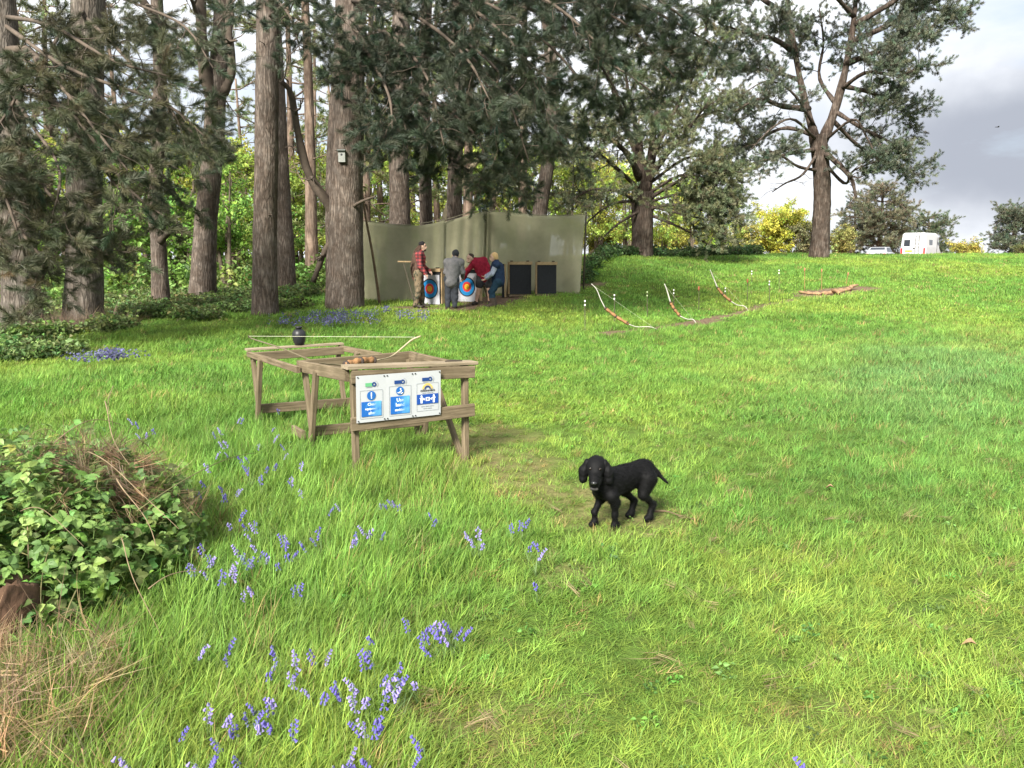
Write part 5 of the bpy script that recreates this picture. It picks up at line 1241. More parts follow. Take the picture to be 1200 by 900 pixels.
def bow(root, up_pts, riser_pts, lo_pts, nrm_, wdt=.038, sr=.0013, lm=None):
    off = root.location
    for nm, pts in (('upper_limb', up_pts), ('lower_limb', lo_pts)):
        P = sp(pts, 14); o = strap(P, np.linspace(wdt * .55, wdt, 14) if nm == 'upper_limb' else np.linspace(wdt, wdt * .55, 14), np.linspace(.009, .015, 14), nrm_).build(nm, (lm[0 if nm == 'upper_limb' else 1] if lm else LIMBW), root, off, True)
    P = sp(riser_pts, 16); k = np.linspace(0, 1, 16); ww = .045 + .02 * np.sin(k * math.pi * 4) ** 2; o = strap(P, ww * .8, ww, nrm_).build('riser', RISER, root, off, True); set_grain(o)
    for f in (.04, .5, .96):
        mb = MB(); p = P[int(f * 15)]; q = P[min(15, int(f * 15) + 1)] if f < .9 else P[int(f * 15) - 1]; mb.tube([p, p + (q - p) * .6], .036, 8); mb.build('grip' if f == .5 else 'limb_bolt', DARKT, root, off, True)
    mb = MB(); a, b = Vector(up_pts[0]), Vector(lo_pts[-1]); a = Vector(sp(up_pts, 14)[1]); b = Vector(sp(lo_pts, 14)[-2]); mb.tube([a, b], sr, 5); mb.build('string', STR, root, off)
YB = 7.0
r0, r1_ = atz(405, 428, .80), atz(440, 422.5, .80)
bt = empty('recurve_bow', (r0 + r1_) / 2, 'pale-limbed bow lying on the table with its string stretched above', 'bow')
tipR, tipL = at(493, 394, 6.75), at(291, 393, 7.05)
bow(bt, [tipL, tipL + Vector((.03, 0, -.03)), at(330, 408, 6.95), at(370, 424, 6.6), r0], [r0, (r0 + r1_) / 2 + Z * .012, r1_], [r1_, at(458, 418, 6.6), at(472, 407, 6.7), at(483, 398, 6.74), tipR], Vector((.35, -.93, 0)).normalized(), .014, .0014, (mat('brown_limb', (.12, .10, .06), .6, .2, 8), mat('tan_limb', (.36, .30, .19), .5, .2, 8)))

# ------------------------------------------------------------------ bows propped over the mud strip
def prop_bow(label, up, ri, lo, ground_uv, wd=.038):
    g = gnd(*ground_uv); Y = g.y; n = len(up) + len(ri) + len(lo)
    ptsY = lambda q, y0: [at(u, v, y0) for u, v in q]
    root = empty('recurve_bow', g, label, 'bow', 'bows propped over the mud strip')
    bow(root, ptsY(up, Y + .10), ptsY(ri, Y + .05), ptsY(lo, Y), Vector((.5, -.8, .3)).normalized(), wd)
prop_bow('bow propped nearest the netting, thin cream limbs, first of the three over the mud', [(693, 332.6), (699, 339), (704, 351), (709, 361)], [(709, 361), (722, 371), (737, 380)], [(737, 380), (746, 383), (761, 383), (770, 386)], (770, 386.5), .022)
prop_bow('bow with broad white limbs propped in the middle of the three over the mud', [(778.6, 332.6), (782, 342), (785.4, 354)], [(785.4, 354), (790, 362), (797, 370.6)], [(797, 370.6), (804.7, 374), (812, 374.4), (815.7, 379)], (815.7, 379.5))
prop_bow('bow with white limbs propped farthest right, beside the tallest stakes', [(832, 316), (836, 325.7), (840.4, 336.7)], [(840.4, 336.7), (847, 345), (857, 353.5)], [(857, 353.5), (864, 357.5), (872.5, 359), (877, 364.5)], (877, 365))
# thin stakes in the ground
TIPW = mat('white_tip', (.75, .75, .72), .5); TIPO = mat('orange_tip', (.34, .15, .08), .7); STK = mat('dark_stake', (.10, .085, .06), .85, .4, 10)
def stake(u, v0, v1, kind, label, lean=0):
    g = gnd(u, v1); root = empty('stake', g, label, 'stake', 'thin stakes along the mud strip'); top = at(u + lean, v0, g.y)
    mb = MB(); mb.tube([g - Z * .1, (g + top) / 2, top], [.007, .007, .006] if kind == 'o' else [.010, .009, .008], 6); mb.build('shaft', TIPO if kind == 'o' else STK, root, g)
    if kind in 'wg':
        for q in (.0, .085):
            mb = MB(); p = top - Z * q; mb.tube([p - Z * .022, p - Z * .012, p + Z * .015, p + Z * .022], [.010, .018, .018, .008], 8); mb.build('tip', TIPW if kind == 'w' else mat('green_tip', (.35, .42, .22), .7), root, g, True)
    else:
        mb = MB(); mb.tube([top - Z * .09, top - Z * .06, top + Z * .01, top + Z * .03], [.010, .022, .022, .010], 8); mb.build('tip', TIPO if kind == 'o' else mat('rust_tip', (.30, .09, .05), .8), root, g, True)
for a in ((685.5, 353, 390, 'w', 'white-tipped stake nearest the camera, left of the first bow'), (720, 346, 379, 'w', 'white-tipped stake rising behind the grip of the first bow'),
          (758.5, 342.5, 374, 'g', 'green-tipped stake between the first and middle bows'), (789.6, 340, 368, 'w', 'white-tipped stake just behind the middle bow'),
          (819, 336.7, 366, 'r', 'rust-topped stake between the middle and last bows'), (850, 338, 357, 'w', 'white-tipped stake behind the grip of the last bow'),
          (876, 328, 355, 'r', 'rust-topped stake just right of the last bow'), (881, 318, 333, 'w', 'small white-tipped stake far back up the slope'),
          (901.7, 330, 356, 'w', 'short white-tipped stake standing right of the last bow in open grass'), (913, 317, 343, 'w', 'tall white-tipped stake farther back, left of the orange stakes'),
          (943, 315, 341, 'o', 'leftmost of the three orange stakes by the fallen log'), (963, 316, 340, 'o', 'middle of the three orange stakes by the fallen log'), (991, 320, 335, 'o', 'leaning orange stake at the right end of the fallen log')):
    stake(*a, lean=(-3 if 'leaning' in a[4] else 0) * -1)
# fallen log by the orange stakes
lg = [gnd(936, 344), gnd(955, 346), gnd(975, 345), gnd(995, 341)]
lo_ = empty('fallen_log', lg[1], 'pale broken log lying on bare soil beside the orange stakes', 'log')
LOGM = mat('dead_wood', (.34, .21, .12), .9, .5, 9, .6, 25)
mb = MB(); mb.tube([p + Z * .05 for p in sp(lg, 22)], .062 * (1 + .3 * np.sin(np.arange(22) * 1.9)) * np.linspace(.5, 1.1, 22), 14, lump=.3); mb.build('trunk', LOGM, lo_, lo_.location, True)
mb = MB(); q = lg[2] + Z * .1; mb.tube([q, q + Vector((.05, -.2, .02)), q + Vector((.08, -.34, -.06))], [.07, .06, .05], 8, lump=.12); mb.build('branch_stub', LOGM, lo_, lo_.location, True)
mb = MB(); q = lg[3] + Z * .06; mb.tube([q, q + Vector((.15, .2, .07)), q + Vector((.4, .3, .12))], [.08, .06, .03], 8, lump=.12); mb.build('branch_stub', LOGM, lo_, lo_.location, True)

# ------------------------------------------------------------------ netting
nm_ = bpy.data.materials.new('green_netting'); nm_.use_nodes = True; nt = nm_.node_tree; b_ = nt.nodes['Principled BSDF']; b_.inputs['Roughness'].default_value = .95; b_.inputs['Specular IOR Level'].default_value = .1
tc_ = nt.nodes.new('ShaderNodeTexCoord'); n_ = nt.nodes.new('ShaderNodeTexNoise'); n_.inputs['Scale'].default_value = 1.3; n_.inputs['Detail'].default_value = 10; n_.inputs['Roughness'].default_value = .72; nt.links.new(tc_.outputs['Object'], n_.inputs['Vector'])
r_ = nt.nodes.new('ShaderNodeValToRGB'); r_.color_ramp.elements[0].position = .3; r_.color_ramp.elements[0].color = (.33, .325, .21, 1); r_.color_ramp.elements[1].position = .7; r_.color_ramp.elements[1].color = (.46, .44, .30, 1)
nt.links.new(n_.outputs['Fac'], r_.inputs['Fac']); nt.links.new(r_.outputs['Color'], b_.inputs['Base Color'])
tl_ = nt.nodes.new('ShaderNodeBsdfTranslucent'); nt.links.new(r_.outputs['Color'], tl_.inputs['Color']); m1_ = nt.nodes.new('ShaderNodeMixShader'); m1_.inputs['Fac'].default_value = .3
nt.links.new(b_.outputs[0], m1_.inputs[1]); nt.links.new(tl_.outputs[0], m1_.inputs[2]); tp_ = nt.nodes.new('ShaderNodeBsdfTransparent'); m2_ = nt.nodes.new('ShaderNodeMixShader'); m2_.inputs['Fac'].default_value = .27
nt.links.new(m1_.outputs[0], m2_.inputs[1]); nt.links.new(tp_.outputs[0], m2_.inputs[2]); nt.links.new(m2_.outputs[0], nt.nodes['Material Output'].inputs['Surface'])
net = empty('safety_netting', gnd(545, 345), 'sagging olive-green archery netting hung behind the targets', 'netting')
def net_panel(top, bot, nx=46, ny=22, fold=.05, fr=5.0, ph=0.0, bunch=0.0):
    T = sp(top, nx); B_ = sp(bot, nx); mb = MB(); vs_ = []
    for j in range(ny):
        v = j / (ny - 1)
        for i in range(nx):
            p = T[i] * (1 - v) + B_[i] * v; k = i / (nx - 1)
            p = p + np.array([0, 1, 0]) * (fold * (math.sin(k * fr * 6.28 + ph + .8 * math.sin(v * 3)) * (.35 + v) + .6 * fold * math.sin(k * 47 + v * 5)) + .12 * math.sin(math.pi * v)) ; vs_.append(p)
    mb.add(vs_, [(j*nx + i, j*nx + i + 1, (j+1)*nx + i + 1, (j+1)*nx + i) for j in range(ny - 1) for i in range(nx - 1)])
    o = mb.build('net_panel', nm_, net, net.location, True); md = o.modifiers.new('thick', 'SOLIDIFY'); md.thickness = .006
    return o
def bt_(u, Y, sink=-.03): x = (u - 600) / FPX * Y; return Vector((x, Y, h(x, Y) + sink))
net_panel([at(413, 258, 23.3), at(440, 261, 23.4), at(475, 264, 23.6), at(500, 263, 23.8), at(521, 258, 24.0)], [bt_(412, 22.9), bt_(450, 22.7), bt_(490, 23.2), bt_(520, 23.6)], fold=.05)
net_panel([at(514, 262, 24.1), at(535, 256, 24.2), at(552, 251, 24.4), at(569, 247, 24.6)], [bt_(511, 23.7), bt_(540, 23.8), bt_(566, 24.0)], 30, 22, .05, 4, 1.0)
net_panel([at(565, 246, 24.75), at(567, 246, 24.62), at(570, 247, 24.72), at(573, 247, 24.55)], [bt_(560, 24.2), bt_(564, 23.95), bt_(567, 24.15), bt_(570, 23.9)], 20, 22, .02, 3, .5)
net_panel([at(571, 247, 24.7), at(600, 249, 24.7), at(640, 253, 24.7), at(686, 252, 24.6)], [bt_(569, 24.2), bt_(610, 24.4), bt_(650, 24.2), bt_(679, 23.9)], fold=.045, fr=3.6, ph=2)
mb = MB(); mb.tube(sp([at(405, 256, 21.6), at(440, 260.3, 23.38), at(475, 263.3, 23.58), at(521, 257.3, 24.0), at(569, 246.2, 24.6), at(640, 252.2, 24.7), at(690, 251, 24.6)], 50), .012, 6); mb.build('rope', mat('old_rope', (.22, .20, .14), .9), net, net.location, True)
mb = MB(); mb.tube([bt_(570, 24.85, -.1), at(570, 244, 24.85)], .035, 8); mb.build('corner_pole', mat('green_pole', (.05, .09, .03), .8), net, net.location, True)
mb = MB(); mb.tube([bt_(683, 24.75, -.1), at(687, 249, 24.75)], .03, 8); mb.build('corner_pole', STK, net, net.location, True)
pr = empty('prop_pole', bt_(446, 21.6), 'thin leaning pole propped between the thickest pine and the netting', 'pole'); mb = MB(); mb.tube(sp([bt_(446, 21.6, -.05), at(437, 300, 21.7), at(427, 245, 21.8), at(419, 180, 21.9)], 20), np.linspace(.04, .025, 20), 8, lump=.06); mb.build('pole', mat('stripped_pole', (.20, .14, .085), .9, .4, 8), pr, pr.location, True)
# small box on the thickest trunk
bx = at(401, 184, 20.15); bb = empty('bird_box', bx, 'small grey nest box nailed to the thickest pine trunk', 'bird box')
mb = MB(); mb.box((0, 0, 0), (.17, .14, .26)); mb.build('case', mat('grey_box', (.30, .31, .29), .8, .2, 12), bb); mb = MB(); mb.box((0, -.02, .145), (.21, .2, .03), Euler((-.15, 0, 0)).to_matrix()); mb.build('lid', mat('box_lid', (.14, .15, .14), .8), bb); disc('entrance', 0, .05, .028, -.0715, BLACK, bb)
mb = MB(); mb.box((0, .10, 0), (.06, .07, .44)); mb.build('batten', STK, bb)

# ------------------------------------------------------------------ targets
BOSS = mat('black_foam', (.020, .022, .026), .8, .35, 18, .5, 60)
RINGS = [(.300, (.03, .035, .045)), (.262, (.015, .22, .52)), (.155, (.62, .05, .035)), (.085, (.80, .46, .03))]
RMATS = [mat('ring_%s' % n_, c, .6) for (r, c), n_ in zip(RINGS, ('black', 'blue', 'red', 'gold'))]
LINE = mat('ring_line', (.02, .10, .28), .6)
def target(u, v, label, W, Ht, face, rz=0.0, Y=None, leg=.07):
    g = gnd(u, v); 
    if Y: g = bt_(u, Y, 0)
    t = empty('archery_target', g, label, 'target', rz=rz); z0 = leg
    mb = MB(); mb.box((0, .10, z0 + Ht / 2), (W, .20, Ht)); mb.build('boss', BOSS, t)
    def bar(nm, c, s, m=WOOD_NEW):
        q = MB(); q.box(c, s); o = q.build(nm, m, t); set_grain(o)
    bar('top_batten', (0, .10, z0 + Ht + .045), (W + .05, .26, .09)); bar('base_beam', (0, .10, z0 - .045), (W + .06, .30, .06), WOOD)
    for x in ((-W/2 - .022, W/2 + .022) if face else (-W/2 - .02,)): bar('side_batten', (x, .10, z0 + Ht / 2), (.036, .14, Ht + .0), WOOD_NEW)
    for x in (-W * .4, W * .35): bar('clamp', (x, .06, z0 + Ht + .105), (.07, .09, .03), DARKT)
    for x in (-W/2 + .05, W/2 - .05):
        q = MB(); q.beam((x, .75, -.02), (x, .21, z0 + Ht * .9), .05, .05, (0, 1, 0)); o = q.build('rear_leg', WOOD, t); set_grain(o)
    if face:
        q = MB(); q.box((face[0], -.006, face[1]), (face[2], .004, face[3])); q.build('paper_face', mat('target_paper', (.50, .50, .54), .7, .05, 6), t)
        y = -.0095
        for k, ((r, c), m) in enumerate(zip(RINGS, RMATS)):
            rin = RINGS[k + 1][0] if k + 1 < len(RINGS) else 0.0
            disc('ring', face[0], face[1] + .02, r * face[4], y, m, t, rin * face[4], t=.003, n=40)
        disc('ring_line', face[0], face[1] + .02, .210 * face[4], y - .002, LINE, t, .206 * face[4], t=.001, n=40); disc('ring_line', face[0], face[1] + .02, .046 * face[4], y - .002, mat('gold_line', (.5, .12, .03), .6), t, .040 * face[4], t=.001, n=30)
    return t
target(503, 352.5, 'left archery target with a blue, red and gold face behind the dreadlocked person', .78, .90, (.04, .47, .66, .82, .95), -.5, 21.9)
target(547, 350, 'middle archery target with a paper face partly hidden by the bending person', .78, .90, (.02, .46, .68, .82, .95), -.5, 22.5)
target(610, 338, 'bare black archery target left of the pair standing against the netting', .66, .88, None, .2, 23.4, .09)
target(640.5, 337, 'bare black archery target at the right end of the row', .58, .86, None, .14, 23.3, .09)
sp_ = empty('wooden_plank', bt_(600, 23.4, 0), 'upright pale batten leaning at the left of the black targets', 'plank'); mb = MB(); mb.box((-.20, 0, .50), (.05, .06, 1.0)); o = mb.build('board', WOOD_NEW, sp_); set_grain(o)
mb = MB(); mb.box((-.27, .05, .50), (.07, .1, 1.0)); o = mb.build('backing_board', BOSS, sp_)
stk = at(466, 306.5, 21.9); st_ = empty('wooden_bar', stk, 'thin pale wooden bar sticking out left of the first target', 'bar'); mb = MB(); mb.beam(stk, at(500, 307, 22.0), .05, .04); o = mb.build('bar', WOOD_NEW, st_, stk); set_grain(o); mb = MB(); mb.tube([at(473, 308, 21.92), bt_(487, 21.95, 0)], .018, 6); mb.build('strut', STK, st_, stk)

# ------------------------------------------------------------------ vehicles beyond the brow
VW = mat('van_white', (.50, .51, .52), .35, .04, 3, spec=.5); GLASS = mat('dark_glass', (.03, .035, .045), .08, spec=.6); TYRE = mat('tyre', (.02, .02, .02), .85); TRIM = mat('black_trim', (.03, .03, .03), .6); REDL = mat('red_lamp', (.50, .03, .03), .25); PLATE = mat('yellow_plate', (.75, .60, .06), .5); CHROME = mat('ladder_metal', (.10, .105, .11), .5, metallic=.3)
def loft(name, secs, m, parent):
    """secs: list of (y, [(x, z), ...]) closed sections along the vehicle"""
    mb = MB(); n = len(secs[0][1]); vs_ = [(x, y, z) for y, pr_ in secs for x, z in pr_]
    fs = [(k*n + i, k*n + (i+1) % n, (k+1)*n + (i+1) % n, (k+1)*n + i) for k in range(len(secs) - 1) for i in range(n)] + [tuple(range(n - 1, -1, -1)), tuple(range((len(secs) - 1) * n, len(secs) * n))]
    mb.add(vs_, fs); o = mb.build(name, m, parent); bv = o.modifiers.new('round', 'BEVEL'); bv.width = .05; bv.segments = 3; bv.limit_method = 'ANGLE'; bv.angle_limit = math.radians(25); return o
def vsec(wb, wt, z0, zb, zt): return [(-wb, z0), (wb, z0), (wb * 1.0, zb), (wt, zt - .12), (wt * .82, zt), (-wt * .82, zt), (-wt, zt - .12), (-wb, zb)]
def wheel(parent, x, y, r, w):
    q = MB(); q.tube([(x - w/2, y, r), (x + w/2, y, r)], r, 22); o = q.build('wheel', TYRE, parent); q = MB(); s = 1 if x > 0 else -1; q.tube([(x + s*w*.5, y, r), (x + s*(w*.5 + .012), y, r)], r * .58, 16); q.build('hub', CHROME, o)
def pbox(name, c, s, m, parent):
    q = MB(); q.box(c, s); return q.build(name, m, parent)
def vehicle_at(u, Y, label, name, rz, cat):
    p = bt_(u, Y, 0); return empty(name, p, label, cat, rz=rz)
van = vehicle_at(1072, 66, 'white high-topped camper van with a rear ladder parked beyond the brow', 'camper_van', -.74, 'van')
van.location.z -= .12
loft('body', [(-2.3, vsec(.95, .86, .42, 1.45, 2.55)), (-2.15, vsec(.98, .90, .35, 1.5, 2.68)), (1.2, vsec(.98, .90, .35, 1.5, 2.70)), (1.75, vsec(.97, .86, .35, 1.4, 2.35)), (2.45, vsec(.93, .75, .4, 1.15, 1.32)), (2.85, vsec(.85, .7, .45, .85, .98))], VW, van)
pbox('rear_window', (-.48, -2.305, 1.85), (.46, .03, .52), GLASS, van); pbox('side_window', (.952, -.9, 1.85), (.03, .9, .5), GLASS, van); pbox('side_window', (-.952, -.9, 1.85), (.03, .9, .5), GLASS, van); pbox('cab_window', (.93, 1.45, 1.7), (.06, .55, .5), GLASS, van); pbox('sliding_door_gap', (.99, .95, 1.5), (.02, .06, 1.7), TRIM, van)
for s in (-1, 1):
    pbox('tail_lamp', (s * .86, -2.315, 1.20), (.13, .04, .48), REDL, van)
pl = pbox('number_plate', (-.32, -2.325, 1.20), (.56, .02, .13), PLATE, van); pbox('plate_print', (-.32, -2.338, 1.20), (.40, .006, .06), TRIM, pl)
pbox('rear_door_handle', (.06, -2.33, 1.42), (.12, .04, .08), TRIM, van); pbox('bumper', (0, -2.36, .50), (1.9, .14, .2), TRIM, van)
for x in (.18, .46):
    q = MB(); q.tube([(x, -2.40, .75), (x, -2.40, 2.5), (x, -2.2, 2.74)], .02, 6); q.build('ladder_rail', CHROME, van)
for k in range(6): q = MB(); q.tube([(.18, -2.40, .95 + k * .29), (.46, -2.40, .95 + k * .29)], .016, 6); q.build('ladder_rung', CHROME, van)
for x in (-.85, .85):
    for y in (-1.3, 1.9): wheel(van, x, y, .34, .22)
car = vehicle_at(1026.5, 66, 'white hatchback car seen from behind left of the camper van', 'parked_car', -.64, 'car')
CW = mat('car_white', (.40, .42, .45), .3, .04, 3, spec=.5)
loft('body', [(-2.05, [(-.80, .35), (.80, .35), (.82, .6), (.80, .88), (.7, .95), (-.7, .95), (-.80, .88), (-.82, .6)]), (-1.6, [(-.84, .25), (.84, .25), (.86, .6), (.84, .92), (.74, 1.0), (-.74, 1.0), (-.84, .92), (-.86, .6)]), (1.2, [(-.84, .25), (.84, .25), (.86, .6), (.84, .9), (.74, .97), (-.74, .97), (-.84, .9), (-.86, .6)]), (2.0, [(-.76, .35), (.76, .35), (.78, .55), (.74, .72), (.6, .78), (-.6, .78), (-.74, .72), (-.78, .55)])], CW, car)
loft('cabin', [(-1.85, [(-.70, .97), (.70, .97), (.66, 1.02), (-.66, 1.02)]), (-1.25, [(-.74, .97), (.74, .97), (.58, 1.40), (-.58, 1.40)]), (.2, [(-.74, .97), (.74, .97), (.60, 1.43), (-.60, 1.43)]), (1.1, [(-.72, .96), (.72, .96), (.66, 1.0), (-.66, 1.0)])], CW, car)
q = MB(); q.add([(-.62, -1.80, 1.035), (.62, -1.80, 1.035), (.53, -1.33, 1.375), (-.53, -1.33, 1.375), (-.62, -1.76, 1.025), (.62, -1.76, 1.025), (.53, -1.29, 1.365), (-.53, -1.29, 1.365)], [(0, 1, 2, 3), (4, 7, 6, 5), (0, 4, 5, 1), (1, 5, 6, 2), (2, 6, 7, 3), (3, 7, 4, 0)]); q.build('rear_window', GLASS, car)
for s in (-1, 1):
    q = MB(); q.add([(s*.735, -1.3, 1.02), (s*.735, .7, 1.02), (s*.625, .15, 1.37), (s*.615, -1.1, 1.35), (s*.70, -1.3, 1.02), (s*.70, .7, 1.02), (s*.60, .15, 1.37), (s*.59, -1.1, 1.35)], [(0, 1, 2, 3), (4, 7, 6, 5), (0, 4, 5, 1), (1, 5, 6, 2), (2, 6, 7, 3), (3, 7, 4, 0)]); q.build('side_window', GLASS, car)
    pbox('tail_lamp', (s * .66, -2.03, .80), (.26, .06, .14), REDL, car)
pbox('number_plate', (0, -2.06, .62), (.52, .02, .12), PLATE, car); pbox('bumper', (0, -2.06, .42), (1.6, .1, .16), TRIM, car)
for x in (-.76, .76):
    for y in (-1.25, 1.3): wheel(car, x, y, .29, .18)
# a bird in the sky
bp = at(1169, 149, 55); bird = empty('bird', bp, 'small dark bird flying under the grey cloud', 'bird'); bird.scale = (.6, .6, .6)
q = MB(); V, F = surface([('c', (-.16, 0, 0), (.12, 0, .01), .03, .045), ('c', (.14, 0, .02), (.22, 0, .03), .032, .02), ('c', (-.16, 0, 0), (-.28, 0, 0), .025, .03)], .02, .02); q.add(V, F); q.build('body', mat('dark_feather', (.03, .03, .035), .8), bird, smooth=True)
for s in (-1, 1):
    q = MB(); q.add([(.08, s*.03, .02), (.1, s*.25, .10), (.0, s*.45, .06), (-.06, s*.25, .09), (-.08, s*.03, .02), (.08, s*.03, .01), (.1, s*.25, .09), (.0, s*.45, .055), (-.06, s*.25, .08), (-.08, s*.03, .01)], [(0, 1, 2, 3, 4), (9, 8, 7, 6, 5), (0, 5, 6, 1), (1, 6, 7, 2), (2, 7, 8, 3), (3, 8, 9, 4), (4, 9, 5, 0)]); q.build('wing', mat('dark_feather', (.03, .03, .035), .8), bird)

# ------------------------------------------------------------------ bramble bush in the left foreground
BC = np.array([-2.74, 3.72]); BR = np.array([1.10, 1.12]); BH = .56
def mound(x, y):
    q = ((x - BC[0]) / BR[0]) ** 2 + ((y - BC[1]) / BR[1]) ** 2
    return BH * np.sqrt(np.clip(1 - q, 0, 1)) * (.30 + 1.4 * fbm(x, y, .45, 71))
bram = empty('bramble_bush', (BC[0], BC[1], h(*BC)), 'dense green bramble thicket with tan canes in the left foreground', 'bush')
def mound_pts(n, seed, inner=.0, lift=.03):
    r = np.random.default_rng(seed); x = r.uniform(BC[0] - BR[0], BC[0] + BR[0], n * 3); y = r.uniform(BC[1] - BR[1], BC[1] + BR[1], n * 3)
    q = ((x - BC[0]) / BR[0]) ** 2 + ((y - BC[1]) / BR[1]) ** 2; k = q < .99; x, y, q = x[k][:n], y[k][:n], q[k][:n]
    m = mound(x, y); z = H(x, y) + m * (1 - inner * r.uniform(0, 1, len(x)) ** 1.2) + r.normal(0, lift, len(x))
    e = .05; nx = -(mound(x + e, y) - mound(x - e, y)) / (2*e); ny = -(mound(x, y + e) - mound(x, y - e)) / (2*e)
    return x, y, np.maximum(z, H(x, y) + .03), nx, ny, r
# the larger leaves one by one
LM = []
for k, c in enumerate(((.15, .255, .065), (.20, .31, .085), (.26, .36, .11), (.105, .19, .055))):
    m = bpy.data.materials.new('bramble_leaf_green'); m.use_nodes = True; nt = m.node_tree; b_ = nt.nodes['Principled BSDF']; b_.inputs['Base Color'].default_value = (*c, 1); b_.inputs['Roughness'].default_value = .5; b_.inputs['Specular IOR Level'].default_value = .3
    tr = nt.nodes.new('ShaderNodeBsdfTranslucent'); tr.inputs['Color'].default_value = (c[0] * 1.2, c[1] * 1.2, c[2], 1); mx = nt.nodes.new('ShaderNodeMixShader'); mx.inputs['Fac'].default_value = .3
    nt.links.new(b_.outputs[0], mx.inputs[1]); nt.links.new(tr.outputs[0], mx.inputs[2]); nt.links.new(mx.outputs[0], nt.nodes['Material Output'].inputs['Surface']); LM.append(m)
leaf_me = []
for k in range(3):
    for m in LM:
        o = trifoliate(150 + k).build('leaf', m, link=False); leaf_me.append(o.data); bpy.data.objects.remove(o)
x, y, z, nx, ny, r = mound_pts(1500, 5, 0, .06)
vis = np.argsort((y + .25 * np.abs(x + 1.9)) - z * .6)                         # nearest to the viewer first
front = [i for i in vis if x[i] > -2.75][:300]
for i in front:
    o = bpy.data.objects.new('leaf', leaf_me[r.integers(0, len(leaf_me))]); o.parent = bram; COL.objects.link(o)
    o.location = (x[i] - BC[0], y[i] - BC[1], z[i] + .03 - h(*BC)); s = r.uniform(.42, .82); o.scale = (s, s, s)
    tilt = Vector((nx[i] * .5 + r.normal(0, .3), ny[i] * .5 + r.normal(0, .3), 1)).normalized(); q = Vector((0, 0, 1)).rotation_difference(tilt) @ Euler((r.normal(0, .25), r.normal(0, .25), r.uniform(0, 6.28))).to_quaternion(); o.rotation_euler = q.to_euler()
x, y, z, nx, ny, r = mound_pts(6500, 6, .6, .07)
n = len(x); tint = np.array([.175, .275, .075])[None] * r.uniform(.45, 1.5, (n, 1)) * (1 + r.normal(0, .13, (n, 3)))
scatter('foliage', 'bramble', np.stack([x, y, z], 1), np.stack([-ny * .4 + r.normal(0, .4, n), nx * .4 + r.normal(0, .4, n), r.uniform(0, 6.28, n)], 1), r.uniform(.38, .8, n), np.clip(tint, .01, 1), bram, bram.location)
CANE = mat('bramble_cane', (.24, .175, .105), .8, .45, 12); CANE2 = mat('green_cane', (.16, .15, .06), .7, .4, 12)
def cane(p0, p1, arch, rad, m, seed, parent, name='cane'):
    r = np.random.default_rng(seed); p0, p1 = np.array(p0), np.array(p1); P = []
    for t in np.linspace(0, 1, 14): P.append(p0 * (1 - t) + p1 * t + np.array([0, 0, arch * 4 * t * (1 - t)]) + np.array([math.sin(t * 5 + seed), math.cos(t * 4 + seed), 0]) * .014)
    mb = MB(); mb.tube(P, np.linspace(rad, rad * .45, 14), 5); mb.build(name, m, parent, parent.location, True)
rr = np.random.default_rng(77)
def c3(u, v, Y): return tuple(at(u, v, Y))
for k, (a, b, ar) in enumerate(((c3(105, 555, 3.7), c3(122, 575, 3.3), .0), (c3(100, 530, 3.7), c3(210, 620, 3.2), .05), (c3(140, 630, 3.25), c3(188, 755, 2.9), .04), (c3(60, 640, 3.2), c3(40, 790, 2.8), .02), (c3(110, 740, 2.95), c3(132, 825, 2.7), .03),
                                (c3(0, 780, 2.8), c3(145, 838, 2.62), .05), (c3(160, 600, 3.3), c3(305, 530, 4.6), .06), (c3(20, 600, 3.3), c3(100, 640, 3.1), .08), (c3(170, 690, 3.0), c3(240, 670, 3.2), .03), (c3(90, 690, 3.0), c3(60, 840, 2.6), .03),
                                (c3(140, 560, 3.5), c3(180, 640, 3.2), .02), (c3(30, 720, 2.9), c3(5, 860, 2.5), .02), (c3(175, 775, 2.85), c3(235, 720, 3.05), .02), (c3(60, 520, 3.8), c3(150, 500, 4.2), .08), (c3(120, 470, 4.3), c3(150, 545, 3.8), -.01), (c3(132, 452, 4.4), c3(128, 500, 4.2), .0))):
    cane(a, b, ar, rr.uniform(.0022, .0038), CANE if k % 3 else CANE2, k, bram)
for k in range(46):
    a = rr.uniform(0, 6.28); q0 = BC + np.array([math.cos(a), math.sin(a)]) * BR * rr.uniform(.1, .5); a2 = a + rr.normal(0, .7); q1 = BC + np.array([math.cos(a2), math.sin(a2)]) * BR * rr.uniform(.6, 1.0)
    z1 = h(*q1) + float(mound(*q1)) * rr.uniform(.6, 1.1) + .03
    cane((q0[0], q0[1], h(*q0)), (q1[0], q1[1], z1), rr.uniform(.15, .4), rr.uniform(.003, .005), CANE if k % 2 else CANE2, 40 + k, bram)
# withered stems over and in front of the bramble
def straw(name, label, pts, tint, smin, smax, lean=.5):
    n = len(pts); r = rng; t = np.array(tint)[None] * r.uniform(.6, 1.35, (n, 1)) * (1 + r.normal(0, .08, (n, 3)))
    o = scatter(name, 'straw', pts, np.stack([r.normal(0, lean, n), r.normal(0, lean, n), r.uniform(0, 6.28, n)], 1), r.uniform(smin, smax, n), np.clip(t, .02, 1)); return tag(o, label, 'dead grass')
n = 900; xs = rng.uniform(-2.5, -1.02, n); ys = rng.uniform(2.1, 3.25, n); k = (xs < -1.28 - .45 * (ys - 2.2) + .5 * (fbm(xs, ys, .4, 81) - .5)) & (ys < 2.85); xs, ys = xs[k], ys[k]
straw('dead_grass', 'heap of withered tan stems in front of the bramble at the lower left', np.stack([xs, ys, H(xs, ys) + .16 * rng.uniform(0, 1, len(xs)) * np.clip((-1.0 - xs) * 1.5, .2, 1)], 1), (.36, .26, .15), .5, 1.0, .9)
